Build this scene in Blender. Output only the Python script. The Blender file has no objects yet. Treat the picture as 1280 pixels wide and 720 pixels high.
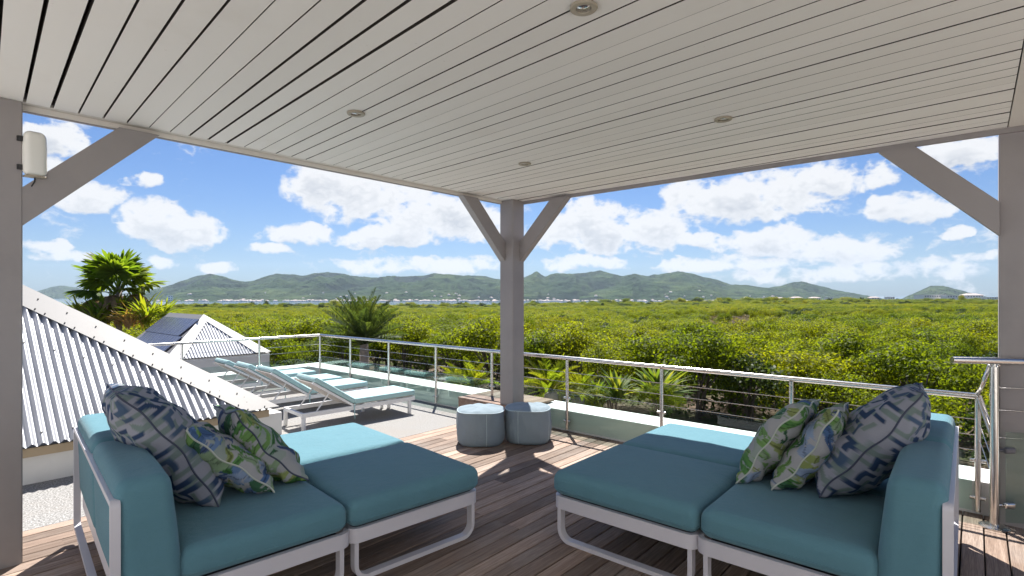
import bpy, bmesh, math, random
import numpy as np
from mathutils import Vector, Matrix
R = math.radians
rng = random.Random(7)
nr = np.random.RandomState(11)

# ---------------------------------------------------------------- camera, sky, sun, exposure
scn = bpy.context.scene
COL = scn.collection
F, HZ, CX, H = 665.0, 370.0, 640.0, 1.6          # focal length in px of the 1280 px photo, horizon row, centre column, eye height
cd = bpy.data.cameras.new('camera'); cam = bpy.data.objects.new('camera', cd); COL.objects.link(cam)
cam.location = (0, 0, H); cam.rotation_euler = (R(90), 0, 0)
cd.sensor_width = 36; cd.lens = F / 1280 * 36; cd.shift_y = (HZ - 360) / 1280
cd.clip_start = 0.05; cd.clip_end = 30000
scn.camera = cam
SUN_DIR = Vector((-0.043, 0.621, 1.0)).normalized()      # towards the sun, from the post's and railing's shadows
SUN_EL = math.asin(SUN_DIR.z); SUN_AZ = math.atan2(SUN_DIR.x, SUN_DIR.y)
SUN_STRENGTH, SKY_STRENGTH, EXPOSURE = 5.0, 0.055, 1.15

sd = bpy.data.lights.new('sun', 'SUN'); sun = bpy.data.objects.new('sun', sd); COL.objects.link(sun)
sd.energy = SUN_STRENGTH; sd.angle = R(0.53); sd.color = (1.0, 0.955, 0.89)
sun.rotation_euler = (-SUN_DIR).to_track_quat('-Z', 'Y').to_euler(); sun.location = (0, 0, 40)

scn.view_settings.view_transform = 'Standard'; scn.view_settings.look = 'None'
scn.view_settings.exposure = EXPOSURE; scn.view_settings.gamma = 1.0; scn.view_settings.use_curve_mapping = False
cy = scn.cycles
cy.use_denoising = True; cy.max_bounces = 9; cy.diffuse_bounces = 5; cy.glossy_bounces = 4
cy.transmission_bounces = 6; cy.transparent_max_bounces = 12; cy.volume_bounces = 0
cy.sample_clamp_indirect = 6.0; cy.caustics_reflective = False; cy.caustics_refractive = False

class NT:
    """small helper to write node trees"""
    def __init__(s, tree): s.t = tree; s.n = tree.nodes; s.l = tree.links
    def node(s, typ, ins=None, **kw):
        n = s.n.new(typ)
        for k, v in kw.items(): setattr(n, k, v)
        for k, v in (ins or {}).items():
            if isinstance(v, bpy.types.NodeSocket): s.l.new(v, n.inputs[k])
            else: n.inputs[k].default_value = v
        return n
    def math(s, op, a, b=None, c=None, clamp=False):
        ins = {0: a}
        if b is not None: ins[1] = b
        if c is not None: ins[2] = c
        return s.node('ShaderNodeMath', ins, operation=op, use_clamp=clamp).outputs[0]
    def vmath(s, op, a, b=None, out=0):
        ins = {0: a}
        if b is not None: ins[1] = b
        return s.node('ShaderNodeVectorMath', ins, operation=op).outputs[out]
    def ramp(s, fac, stops):
        n = s.node('ShaderNodeValToRGB', {'Fac': fac}); e = n.color_ramp.elements
        while len(e) < len(stops): e.new(0.5)
        for k, (p, c) in enumerate(stops):
            e[k].position = p; e[k].color = c if len(c) == 4 else (*c, 1)
        return n.outputs['Color']
    def mix(s, f, a, b, typ='MIX'):
        n = s.node('ShaderNodeMix', data_type='RGBA', blend_type=typ)
        for k, v in ((0, f), (6, a), (7, b)):
            if isinstance(v, bpy.types.NodeSocket): s.l.new(v, n.inputs[k])
            else: n.inputs[k].default_value = v if k == 0 or len(v) == 4 else (*v, 1)
        return n.outputs[2]
    def noise(s, vec, scale, detail=4, rough=0.5, out=0, dist=0.0):
        return s.node('ShaderNodeTexNoise', {'Vector': vec, 'Scale': scale, 'Detail': detail, 'Roughness': rough, 'Distortion': dist}).outputs[out]
    def smooth(s, v, a, b):
        return s.node('ShaderNodeMapRange', {0: v, 1: a, 2: b, 3: 0.0, 4: 1.0}, interpolation_type='SMOOTHSTEP').outputs[0]

def px_dir(px, py):
    return Vector(((px - CX) / F, 1.0, (HZ - py) / F))

# ---- world: Nishita sky with cumulus clouds placed by direction
world = bpy.data.worlds.new('World'); scn.world = world; world.use_nodes = True
w = NT(world.node_tree); w.n.clear()
sky = w.node('ShaderNodeTexSky', sky_type='NISHITA', sun_disc=False, sun_elevation=SUN_EL, sun_rotation=SUN_AZ,
             altitude=10.0, air_density=1.0, dust_density=0.6, ozone_density=2.4)
tc = w.node('ShaderNodeTexCoord').outputs['Generated']
sep = w.node('ShaderNodeSeparateXYZ', {0: w.vmath('NORMALIZE', tc)})
az = w.math('ARCTAN2', sep.outputs[0], sep.outputs[1]); el = w.math('ARCSINE', sep.outputs[2])
ae = w.node('ShaderNodeCombineXYZ', {0: az, 1: el, 2: 0.0}).outputs[0]
# cumulus clouds seen in the photograph: (column, row, half-width, half-height, weight)
CL = [(450, 240, 105, 42, 1.0), (545, 272, 90, 34, .95), (600, 282, 60, 30, .8), (385, 292, 55, 15, .85), (470, 296, 85, 15, .9),
      (530, 330, 130, 13, .7), (340, 309, 38, 9, .75), (275, 334, 30, 9, .7), (215, 285, 70, 34, 1.0), (118, 250, 62, 26, .95),
      (66, 172, 52, 24, .95), (60, 205, 40, 16, .7), (182, 231, 28, 14, .8), (206, 330, 36, 8, .75), (55, 307, 34, 8, .6), (95, 318, 60, 7, .6),
      (705, 292, 60, 34, .9), (745, 282, 70, 46, 1.1), (815, 290, 70, 36, .95), (885, 255, 80, 38, 1.0), (960, 240, 100, 44, 1.1), (1030, 222, 70, 32, .95),
      (870, 302, 40, 12, .8), (960, 306, 105, 28, .95), (1065, 308, 110, 28, .95), (910, 330, 120, 14, .75), (730, 328, 65, 13, .8),
      (1128, 256, 62, 27, 1.0), (1190, 193, 90, 22, .9), (1102, 214, 36, 26, .85), (1190, 288, 34, 12, .62), (1130, 335, 150, 20, .5), (1000, 345, 160, 14, .5), (1225, 320, 60, 7, .6)]
blobs = []
for px, py, rx, ry, wt in CL:
    if px > 660: rx *= .9; ry *= .88
    d = px_dir(px, py); hyp = math.hypot(d.x, 1.0)
    blobs.append((math.atan2(d.x, 1), math.atan2(d.z, hyp), rx / F / hyp ** 2, ry / F / hyp, wt))
r2 = random.Random(5)
for k in range(26):          # the same kind of cloud goes on round the rest of the sky
    a = 0.85 + r2.random() * (2 * math.pi - 1.7)
    if a > math.pi: a -= 2 * math.pi
    e = 0.06 + 0.32 * r2.random() ** 1.2
    blobs.append((a, e, 0.10 + 0.10 * r2.random(), 0.025 + 0.04 * r2.random(), 0.95))
def cloud_field(vec):
    tot = None
    for a, e, ra, re, wt in blobs:
        v = w.vmath('MULTIPLY', w.vmath('SUBTRACT', vec, (a, e, 0)), (1 / ra, 1 / re, 0))
        g = w.math('SUBTRACT', 1.0, w.vmath('DOT_PRODUCT', v, v, out=1), clamp=True)
        g = w.math('MULTIPLY', g, wt)
        tot = g if tot is None else w.math('MAXIMUM', tot, g)
    return tot
def cloud_noise(vec):
    v = w.vmath('MULTIPLY', vec, (1.0, 1.45, 1.0))
    n1 = w.noise(v, 12.0, 3, 0.5)
    b1 = w.math('ABSOLUTE', w.math('MULTIPLY_ADD', w.noise(v, 27.0, 8, 0.5, dist=0.2), 2.0, -1.0))     # billows
    b2 = w.math('ABSOLUTE', w.math('MULTIPLY_ADD', w.noise(v, 80.0, 6, 0.6), 2.0, -1.0))
    return w.math('SUBTRACT', w.math('SUBTRACT', w.math('MULTIPLY_ADD', n1, 0.75, 0.44), w.math('MULTIPLY', b1, 0.46)), w.math('MULTIPLY', b2, 0.14))
warp = w.vmath('MULTIPLY', w.vmath('SUBTRACT', w.noise(ae, 11.0, 6, 0.55, out=1), (0.5, 0.5, 0.5)), (0.10, 0.055, 0))
aew = w.vmath('ADD', ae, warp)
fld = cloud_field(aew)
nz = cloud_noise(ae)
fld_up = cloud_field(w.vmath('ADD', aew, (0, 0.014, 0)))
nz_up = cloud_noise(w.vmath('ADD', ae, (0, 0.016, 0)))
dens = w.math('ADD', w.math('MULTIPLY', w.math('POWER', fld, 0.7), 0.62), w.math('MULTIPLY_ADD', nz, 1.5, -1.21))
cover = w.smooth(dens, 0.0, 0.33)
shade = w.math('ADD', w.smooth(dens, 0.30, 0.75), w.math('MULTIPLY', w.math('SUBTRACT', nz_up, nz), 1.6))
shade = w.math('MULTIPLY_ADD', w.math('SUBTRACT', fld_up, fld), 1.1, w.math('SUBTRACT', shade, 0.12), clamp=True)
ccol = w.mix(w.math('MULTIPLY', shade, 0.75), (7.7, 7.7, 7.75), (3.9, 4.2, 4.8))
veil = w.math('MULTIPLY', w.smooth(el, 0.22, 0.0), 0.16)
skyc = w.mix(veil, w.mix(1.0, sky.outputs[0], (0.44, 0.63, 0.92), 'MULTIPLY'), (5.2, 5.6, 6.0))
skycol = w.mix(w.math('MULTIPLY', cover, 0.97), skyc, ccol)
bg = w.node('ShaderNodeBackground', {'Color': skycol, 'Strength': SKY_STRENGTH})
w.l.new(bg.outputs[0], w.node('ShaderNodeOutputWorld').inputs[0])
world.cycles.sampling_method = 'MANUAL'; world.cycles.sample_map_resolution = 1024

# ---------------------------------------------------------------- frame of the place
U = Vector((0.657, 0.754, 0)); V = Vector((0.754, -0.657, 0)); UIN = -U
C0 = Vector((-0.010, 6.673, 0))
def W(a, b, z=0.0): return C0 + UIN * a + V * b + Vector((0, 0, z))
def unproj(px, py, z):
    d = px_dir(px, py); t = (z - H) / d.z
    return Vector((d.x * t, t, z))
ANG_U = math.atan2(U.y, U.x)        # rotation of local +x onto U
ANG_V = math.atan2(V.y, V.x)

# ---------------------------------------------------------------- mesh helpers
class MB:
    def __init__(s): s.v = []; s.f = []
    def add(s, vs, fs):
        o = len(s.v); s.v += [tuple(p) for p in vs]; s.f += [tuple(i + o for i in f) for f in fs]; return s
    def box(s, c, size, M=None):
        x, y, z = (q / 2 for q in size); c = Vector(c)
        vs = [Vector((i * x, j * y, k * z)) for k in (-1, 1) for j in (-1, 1) for i in (-1, 1)]
        vs = [(M @ p if M else p) + c for p in vs]
        return s.add(vs, [(0, 2, 3, 1), (4, 5, 7, 6), (0, 1, 5, 4), (2, 6, 7, 3), (0, 4, 6, 2), (1, 3, 7, 5)])
    def prism(s, poly, vec):
        """closed prism: polygon of 3D points pushed along vec"""
        n = len(poly); vec = Vector(vec); a = [Vector(p) for p in poly]; b = [p + vec for p in a]
        return s.add(a + b, [tuple(range(n))[::-1], tuple(range(n, 2 * n))] + [(i, (i + 1) % n, (i + 1) % n + n, i + n) for i in range(n)])
    def tube(s, path, r, n=10, closed=False, cap=True, radii=None):
        P = [Vector(p) for p in path]; m = len(P); vs = []; fs = []
        prev = None
        for i in range(m):
            a = P[(i - 1) % m] if closed or i > 0 else P[i]; b = P[(i + 1) % m] if closed or i < m - 1 else P[i]
            t = (b - a).normalized()
            if prev is None:
                up = Vector((0, 0, 1)) if abs(t.z) < 0.9 else Vector((1, 0, 0))
                x = t.cross(up).normalized()
            else: x = (prev - t * prev.dot(t)).normalized()
            prev = x; y = t.cross(x); rr = radii[i] if radii else r
            vs += [P[i] + (x * math.cos(2 * math.pi * k / n) + y * math.sin(2 * math.pi * k / n)) * rr for k in range(n)]
        for i in range(m if closed else m - 1):
            j = (i + 1) % m
            fs += [(i * n + k, i * n + (k + 1) % n, j * n + (k + 1) % n, j * n + k) for k in range(n)]
        if cap and not closed: fs += [tuple(range(n))[::-1], tuple(range((m - 1) * n, m * n))]
        return s.add(vs, fs)
    def sweep(s, path, side, w_, t_, closed=False):
        """flat bar: width w_ along the fixed vector side, thickness t_ in the plane of the path"""
        P = [Vector(p) for p in path]; m = len(P); side = Vector(side).normalized(); vs = []; fs = []
        for i in range(m):
            a = P[(i - 1) % m] if closed or i > 0 else P[i]; b = P[(i + 1) % m] if closed or i < m - 1 else P[i]
            nrm = side.cross((b - a).normalized()).normalized()
            for q, k in ((-1, -1), (1, -1), (1, 1), (-1, 1)): vs.append(P[i] + side * (q * w_ / 2) + nrm * (k * t_ / 2))
        for i in range(m if closed else m - 1):
            j = (i + 1) % m
            fs += [(i * 4 + k, i * 4 + (k + 1) % 4, j * 4 + (k + 1) % 4, j * 4 + k) for k in range(4)]
        if not closed: fs += [(3, 2, 1, 0), tuple((m - 1) * 4 + k for k in range(4))]
        return s.add(vs, fs)
    def lathe(s, prof, n=24, c=(0, 0, 0)):
        c = Vector(c); m = len(prof)
        vs = [c + Vector((r * math.cos(2 * math.pi * k / n), r * math.sin(2 * math.pi * k / n), z)) for r, z in prof for k in range(n)]
        fs = [(i * n + k, i * n + (k + 1) % n, (i + 1) * n + (k + 1) % n, (i + 1) * n + k) for i in range(m - 1) for k in range(n)]
        if prof[0][0] > 0: fs.append(tuple(range(n))[::-1])
        if prof[-1][0] > 0: fs.append(tuple(range((m - 1) * n, m * n)))
        return s.add(vs, fs)
    def rbox(s, w_, d_, h_, r, seg=5, inner=6, fn=None, c=(0, 0, 0)):
        """rounded, optionally puffed box with its base at z = 0; fn(x,y,z)->(x,y,z)"""
        def lst(L):
            k = [-L / 2 + r * (1 - math.cos(i / seg * math.pi / 2)) for i in range(seg)]
            mid = [(-L / 2 + r) + (L - 2 * r) * i / inner for i in range(inner + 1)]
            return k + mid + [-q for q in reversed(k)]
        ls = [lst(w_), lst(d_), lst(h_)]; half = (w_ / 2, d_ / 2, h_ / 2); idx = {}; vs = []; fs = []
        def vert(ijk):
            if ijk in idx: return idx[ijk]
            p = Vector([ls[q][ijk[q]] for q in range(3)])
            q = Vector([max(-half[k] + r, min(half[k] - r, p[k])) for k in range(3)])
            d = p - q
            if d.length > 1e-9: p = q + d.normalized() * r
            p.z += h_ / 2
            if fn: p = Vector(fn(p.x, p.y, p.z))
            idx[ijk] = len(vs); vs.append(p + Vector(c)); return idx[ijk]
        n = [len(l) for l in ls]
        for ax in range(3):
            a, b = [(1, 2), (2, 0), (0, 1)][ax]
            for side in (0, n[ax] - 1):
                for i in range(n[a] - 1):
                    for j in range(n[b] - 1):
                        q = []
                        for di, dj in ((0, 0), (1, 0), (1, 1), (0, 1)):
                            k = [0, 0, 0]; k[ax] = side; k[a] = i + di; k[b] = j + dj; q.append(vert(tuple(k)))
                        fs.append(tuple(q) if side else tuple(reversed(q)))
        return s.add(vs, fs)
    def mesh(s, name, mat=None, smooth=False):
        me = bpy.data.meshes.new(name); me.from_pydata(s.v, [], s.f); me.update()
        if mat: me.materials.append(mat)
        if smooth: smooth_mesh(me, smooth)
        return me
    def build(s, name, mat, parent=None, smooth=False, **props):
        return obj(name, s.mesh(name, mat, smooth), parent, **props)
def smooth_mesh(me, ang=True):
    me.polygons.foreach_set('use_smooth', [True] * len(me.polygons))
    if ang is not True:
        bm = bmesh.new(); bm.from_mesh(me)
        for e in bm.edges:
            if len(e.link_faces) == 2 and e.calc_face_angle(0) > R(ang): e.smooth = False
        bm.to_mesh(me); bm.free()
def obj(name, me, parent=None, loc=None, rot=None, **props):
    o = bpy.data.objects.new(name, me); COL.objects.link(o)
    if parent: o.parent = parent
    if loc is not None: o.location = loc
    if rot is not None: o.rotation_euler = rot
    for k, v in props.items(): o[k] = v
    return o
def thing(name, label, cat, loc=(0, 0, 0), rz=0.0, group=None):
    o = obj(name, None, None, loc, (0, 0, rz), label=label, category=cat)
    if group: o['group'] = group
    return o
def tag(o, label, cat, group=None):
    o['label'] = label; o['category'] = cat
    if group: o['group'] = group
    return o
def np_mesh(name, verts, faces, mat=None):
    """fast mesh from numpy arrays; faces (n,3) or (n,4)"""
    me = bpy.data.meshes.new(name); n, k = faces.shape
    me.vertices.add(len(verts)); me.vertices.foreach_set('co', verts.astype(np.float32).ravel())
    me.loops.add(n * k); me.loops.foreach_set('vertex_index', faces.astype(np.int32).ravel())
    me.polygons.add(n); me.polygons.foreach_set('loop_start', np.arange(0, n * k, k, dtype=np.int32))
    me.update(calc_edges=True)
    if mat: me.materials.append(mat)
    return me

# ---------------------------------------------------------------- materials
def new_mat(name):
    m = bpy.data.materials.new(name); m.use_nodes = True; t = NT(m.node_tree); t.n.clear()
    return m, t
def finish(t, shader): t.l.new(shader, t.node('ShaderNodeOutputMaterial').inputs[0])
def principled(t, col, rough=0.5, bump=None, bstr=0.2, bdist=0.01, metal=0.0, spec=0.5, **kw):
    ins = {'Base Color': col if isinstance(col, bpy.types.NodeSocket) else (*col, 1), 'Roughness': rough, 'Metallic': metal, 'Specular IOR Level': spec}
    if bump is not None:
        ins['Normal'] = t.node('ShaderNodeBump', {'Height': bump, 'Strength': bstr, 'Distance': bdist}).outputs[0]
    ins.update(kw)
    return t.node('ShaderNodeBsdfPrincipled', ins).outputs[0]
def objco(t): return t.node('ShaderNodeTexCoord').outputs['Object']
def worldco(t): return t.node('ShaderNodeNewGeometry').outputs['Position']
def orand(t): return t.node('ShaderNodeObjectInfo').outputs['Random']

def paint(name, col, rough=0.45, dirt=0.12, scale=3.0, metal=0.0):
    m, t = new_mat(name); co = worldco(t)
    n = t.noise(co, scale, 6, 0.6); n2 = t.noise(co, scale * 14, 3, 0.6)
    c = t.mix(t.math('MULTIPLY', t.smooth(n, 0.45, 0.75), dirt), col, tuple(q * 0.55 for q in col))
    c = t.mix(t.math('MULTIPLY', n2, dirt * 0.5), c, tuple(q * 0.8 for q in col))
    finish(t, principled(t, c, rough, n2, 0.05, 0.004, metal)); return m
def fabric(name, col, weave=900.0, amount=0.2, stretch=(1, 1, 1)):
    m, t = new_mat(name); co = t.vmath('MULTIPLY', objco(t), stretch)
    f = t.noise(co, weave * 0.35, 2, 0.7); g = t.noise(co, 6.0, 4, 0.6); h = t.noise(t.vmath('MULTIPLY', co, (1, 9, 9)), 60, 3, 0.6)
    c = t.mix(t.math('MULTIPLY', f, amount), tuple(q * 1.08 for q in col), tuple(q * 0.62 for q in col))
    c = t.mix(t.math('MULTIPLY', t.smooth(g, 0.35, 0.7), 0.16), c, tuple(q * 0.7 for q in col))
    c = t.mix(t.math('MULTIPLY', h, 0.42), c, tuple(q * 0.72 for q in col))
    wrk = t.noise(t.vmath('MULTIPLY', co, (1.0, 1.6, 2.2)), 9.0, 5, 0.55, dist=1.2)
    hgt = t.math('ADD', t.math('MULTIPLY', f, .45), t.math('ADD', t.math('MULTIPLY', g, 1.5), t.math('MULTIPLY', wrk, 1.6)))
    finish(t, principled(t, c, 0.9, hgt, 0.55, 0.006, spec=0.15, **{'Sheen Weight': 0.1, 'Sheen Roughness': 0.5})); return m

def wood_mat(name, cols, grain=1.0, weather=0.35):
    m, t = new_mat(name); r = orand(t)
    co = t.vmath('ADD', objco(t), t.vmath('MULTIPLY', t.node('ShaderNodeCombineXYZ', {0: r, 1: r, 2: r}).outputs[0], (37.0, 11.0, 5.0)))
    st = t.vmath('MULTIPLY', co, (0.9, 22.0, 22.0))
    g = t.noise(st, 2.2 * grain, 8, 0.65, dist=0.6); g2 = t.noise(t.vmath('MULTIPLY', co, (3, 90, 90)), 3.0, 3, 0.6)
    blot = t.noise(co, 1.7, 5, 0.6)
    c = t.ramp(g, [(0.25, cols[0]), (0.5, cols[1]), (0.72, cols[2])])
    tone = t.math('MULTIPLY_ADD', r, 0.95, 0.52)
    c = t.mix(1.0, c, t.node('ShaderNodeCombineColor', {0: tone, 1: tone, 2: tone}).outputs[0], 'MULTIPLY')
    c = t.mix(t.math('MULTIPLY', t.smooth(blot, 0.42, 0.72), weather), c, (0.36, 0.335, 0.31))
    c = t.mix(t.math('MULTIPLY', t.smooth(g2, .35, .75), 0.5), c, tuple(q * 0.4 for q in cols[0]))
    finish(t, principled(t, c, 0.75, t.math('ADD', g, g2), 0.4, 0.004, spec=0.25)); return m

M = {}
M['post'] = paint('grey_lilac_paint', (0.285, 0.262, 0.262), 0.5, 0.3, 2.0)
m, t = new_mat('ceiling_paint')
r = orand(t); co = worldco(t); n = t.noise(co, 1.3, 5, 0.6); n3 = t.noise(co, 26.0, 2, 0.5)
c = t.mix(t.math('MULTIPLY', r, 0.55), (0.81, 0.79, 0.76), (0.73, 0.71, 0.68))
c = t.mix(t.math('MULTIPLY', t.smooth(n, 0.52, 0.8), 0.16), c, (0.50, 0.43, 0.34))
c = t.mix(t.math('MULTIPLY', t.smooth(n3, 0.72, 0.78), 0.25), c, (0.42, 0.38, 0.33))
finish(t, principled(t, c, 0.6, n3, 0.05, 0.003)); M['ceiling'] = m
M['trim'] = paint('trim_paint', (0.68, 0.645, 0.60), 0.5, 0.1)
M['void'] = paint('dark_roof_void', (0.035, 0.028, 0.024), 0.9, 0.0)
M['white'] = paint('white_masonry_paint', (0.78, 0.77, 0.74), 0.7, 0.22, 1.6)
M['metal_white'] = paint('white_powder_coat', (0.56, 0.545, 0.585), 0.35, 0.05)
M['lounger_white'] = paint('white_lounger_frame', (0.78, 0.775, 0.77), 0.4, 0.06)
M['sling'] = paint('beige_sling_mesh', (0.60, 0.55, 0.50), 0.8, 0.1, 20)
M['teal'] = fabric('teal_cushion_fabric', (0.106, 0.232, 0.284), 900, 0.3)
M['teal_light'] = fabric('light_teal_mattress', (0.41, 0.605, 0.61), 700, 0.2)
M['pouf'] = fabric('denim_blue_pouf', (0.235, 0.298, 0.345), 800, 0.3)
M['pouf_seam'] = fabric('pale_pouf_seam', (0.40, 0.50, 0.55), 800, 0.2)
M['deck'] = wood_mat('weathered_deck_wood', [(0.185, 0.122, 0.09), (0.315, 0.228, 0.176), (0.45, 0.345, 0.278)])
M['plinth'] = wood_mat('plinth_wood', [(0.17, 0.10, 0.075), (0.27, 0.185, 0.14), (0.36, 0.27, 0.22)])
M['dark'] = paint('dark_joist', (0.02, 0.016, 0.013), 0.9, 0.0)
M['plastic'] = paint('white_plastic', (0.75, 0.74, 0.70), 0.35, 0.04)
M['black'] = paint('black_rubber', (0.02, 0.02, 0.022), 0.5, 0.0)
M['lamp_ring'] = paint('lamp_ring', (0.34, 0.30, 0.24), 0.35, 0.05)
M['lamp_glass'] = paint('lamp_reflector', (0.75, 0.75, 0.75), 0.15, 0.0, 3, 1.0)
m, t = new_mat('stainless_steel'); co = worldco(t)
n = t.noise(co, 60, 2, 0.5)
finish(t, principled(t, t.mix(n, (0.66, 0.64, 0.62), (0.52, 0.505, 0.49)), t.math('MULTIPLY_ADD', n, 0.12, 0.17), metal=1.0)); M['steel'] = m
m, t = new_mat('clear_glass')
lw = t.node('ShaderNodeLayerWeight', {'Blend': 0.25}).outputs['Fresnel']
sh = t.node('ShaderNodeMixShader', {0: t.math('MULTIPLY_ADD', lw, 0.3, 0.02), 1: t.node('ShaderNodeBsdfTransparent', {'Color': (0.86, 0.93, 0.91, 1)}).outputs[0],
                                    2: t.node('ShaderNodeBsdfGlossy', {'Color': (0.9, 0.97, 0.95, 1), 'Roughness': 0.03}).outputs[0]}).outputs[0]
finish(t, sh); M['glass'] = m
m, t = new_mat('terrace_screed'); co = worldco(t)
n = t.noise(co, 0.9, 6, 0.6); n2 = t.noise(co, 75, 2, 0.8); n3 = t.noise(co, 9, 5, 0.65)
c = t.ramp(n2, [(0.34, (0.10, 0.098, 0.095)), (0.5, (0.25, 0.246, 0.24)), (0.66, (0.46, 0.455, 0.445))])
c = t.mix(t.math('MULTIPLY', t.smooth(n, 0.4, 0.7), 0.35), c, (0.27, 0.235, 0.195))
c = t.mix(t.math('MULTIPLY', t.smooth(n3, 0.55, 0.8), 0.3), c, (0.15, 0.135, 0.12))
finish(t, principled(t, c, 0.9, n2, 0.6, 0.006, spec=0.2)); M['screed'] = m
m, t = new_mat('corrugated_zinc'); co = worldco(t)
n = t.noise(co, 1.2, 5, 0.6); n2 = t.noise(t.vmath('MULTIPLY', co, (1, 1, 0.3)), 12, 4, 0.6)
c = t.mix(t.smooth(n, 0.35, 0.7), (0.42, 0.43, 0.455), (0.33, 0.34, 0.365))
c = t.mix(t.math('MULTIPLY', t.smooth(n2, 0.55, 0.8), 0.3), c, (0.44, 0.42, 0.40))
finish(t, principled(t, c, 0.42, metal=0.25)); M['zinc'] = m
M['flashing'] = paint('hip_flashing', (0.205, 0.20, 0.198), 0.55, 0.4, 2.5)
M['timber'] = paint('eave_timber', (0.42, 0.33, 0.22), 0.8, 0.3, 6)
m, t = new_mat('solar_panel'); co = objco(t)
br = t.node('ShaderNodeTexBrick', {'Vector': co, 'Color1': (0.085, 0.087, 0.125, 1), 'Color2': (0.10, 0.10, 0.14, 1), 'Mortar': (0.2, 0.2, 0.24, 1),
                                   'Scale': 1.0, 'Mortar Size': 0.006, 'Brick Width': 0.156, 'Row Height': 0.156}, offset=0.0)
finish(t, principled(t, br.outputs['Color'], 0.18)); M['solar'] = m
M['solar_frame'] = paint('solar_frame', (0.10, 0.10, 0.115), 0.4, 0.0)

def leaf_mat(name, a, b, c_, trans=0.5, patch=0.05, dry=0.0):
    m, t = new_mat(name); co = worldco(t); r = orand(t)
    isl = t.node('ShaderNodeNewGeometry').outputs['Random Per Island']
    n = t.noise(co, patch, 3, 0.6); n2 = t.noise(co, patch * 9, 3, 0.6)
    f = t.math('ADD', t.math('MULTIPLY', n, 0.75), t.math('ADD', t.math('MULTIPLY', r, 0.26), t.math('MULTIPLY', n2, 0.3)))
    col = t.ramp(t.math('SUBTRACT', f, 0.15), [(0.25, a), (0.5, b), (0.75, c_)])
    tone = t.math('MULTIPLY_ADD', isl, 0.8, 0.6)
    col = t.mix(1.0, col, t.node('ShaderNodeCombineColor', {0: tone, 1: tone, 2: tone}).outputs[0], 'MULTIPLY')
    if dry: col = t.mix(t.smooth(isl, 1 - dry, 1 - dry * 0.7), col, (0.30, 0.19, 0.09))
    tr = t.mix(1.0, col, (2.55, 2.35, 0.6), 'MULTIPLY')
    d = principled(t, col, 0.55, spec=0.18)
    tl = t.node('ShaderNodeBsdfTranslucent', {'Color': tr}).outputs[0]
    finish(t, t.node('ShaderNodeMixShader', {0: trans, 1: d, 2: tl}).outputs[0]); return m
M['leaf'] = leaf_mat('mangrove_leaves', (0.054, 0.092, 0.008), (0.108, 0.138, 0.009), (0.172, 0.178, 0.011), 0.57, 0.03)
M['leaf_far'] = leaf_mat('far_mangrove_leaves', (0.040, 0.068, 0.017), (0.072, 0.102, 0.018), (0.115, 0.128, 0.022), 0.42, 0.012)
M['leaf_dry'] = leaf_mat('bare_grey_twigs', (0.12, 0.095, 0.07), (0.15, 0.12, 0.085), (0.14, 0.13, 0.06), 0.25, 0.1)
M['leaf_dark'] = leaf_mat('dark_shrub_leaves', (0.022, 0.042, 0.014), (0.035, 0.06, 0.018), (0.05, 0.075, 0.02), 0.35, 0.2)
M['palm'] = leaf_mat('fan_palm_leaf', (0.06, 0.11, 0.018), (0.09, 0.14, 0.02), (0.15, 0.17, 0.03), 0.5, 0.5)
M['palm_dead'] = leaf_mat('dead_palm_leaf', (0.20, 0.12, 0.06), (0.28, 0.18, 0.10), (0.33, 0.25, 0.17), 0.3, 0.8)
M['date'] = leaf_mat('date_palm_leaf', (0.035, 0.060, 0.026), (0.05, 0.08, 0.032), (0.075, 0.10, 0.035), 0.35, 0.5)
M['lime'] = leaf_mat('lime_leaf', (0.09, 0.14, 0.018), (0.13, 0.17, 0.022), (0.19, 0.19, 0.03), 0.5, 0.8)
M['agave'] = leaf_mat('variegated_rosette_leaf', (0.05, 0.095, 0.02), (0.085, 0.13, 0.03), (0.20, 0.20, 0.06), 0.4, 2.0)
m, t = new_mat('bark'); co = objco(t); n = t.noise(t.vmath('MULTIPLY', co, (6, 6, 1)), 4, 5, 0.6)
finish(t, principled(t, t.mix(n, (0.05, 0.04, 0.032), (0.15, 0.125, 0.10)), 0.9, n, 0.6, 0.02)); M['bark'] = m
m, t = new_mat('palm_trunk'); co = objco(t); n = t.noise(t.vmath('MULTIPLY', co, (3, 3, 14)), 2, 4, 0.6)
finish(t, principled(t, t.mix(n, (0.16, 0.12, 0.09), (0.36, 0.30, 0.24)), 0.9, n, 0.6, 0.02)); M['palm_trunk'] = m
m, t = new_mat('earth'); co = worldco(t); n = t.noise(co, 0.25, 6, 0.65); n2 = t.noise(co, 5, 5, 0.7); n3 = t.noise(co, 40, 3, 0.7)
c = t.ramp(n2, [(0.3, (0.075, 0.055, 0.04)), (0.55, (0.15, 0.115, 0.088)), (0.75, (0.24, 0.20, 0.165))])
c = t.mix(t.smooth(n, 0.5, 0.62), c, (0.055, 0.07, 0.022))
finish(t, principled(t, c, 0.95, n3, 0.8, 0.05, spec=0.1)); M['earth'] = m
m, t = new_mat('bay_water'); co = worldco(t); n = t.noise(t.vmath('MULTIPLY', co, (0.25, 1, 1)), 0.05, 6, 0.6)
finish(t, principled(t, t.mix(t.noise(co, 0.004, 3, 0.5), (0.03, 0.075, 0.12), (0.05, 0.115, 0.16)), 0.14, n, 0.35, 1.2)); M['water'] = m
m, t = new_mat('hill_scrub'); co = worldco(t)
n = t.noise(co, 0.006, 6, 0.62); n2 = t.noise(co, 0.05, 5, 0.7); n3 = t.noise(co, 0.0016, 3, 0.5)
c = t.ramp(n, [(0.32, (0.016, 0.038, 0.015)), (0.5, (0.034, 0.066, 0.022)), (0.68, (0.075, 0.11, 0.034))])
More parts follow.
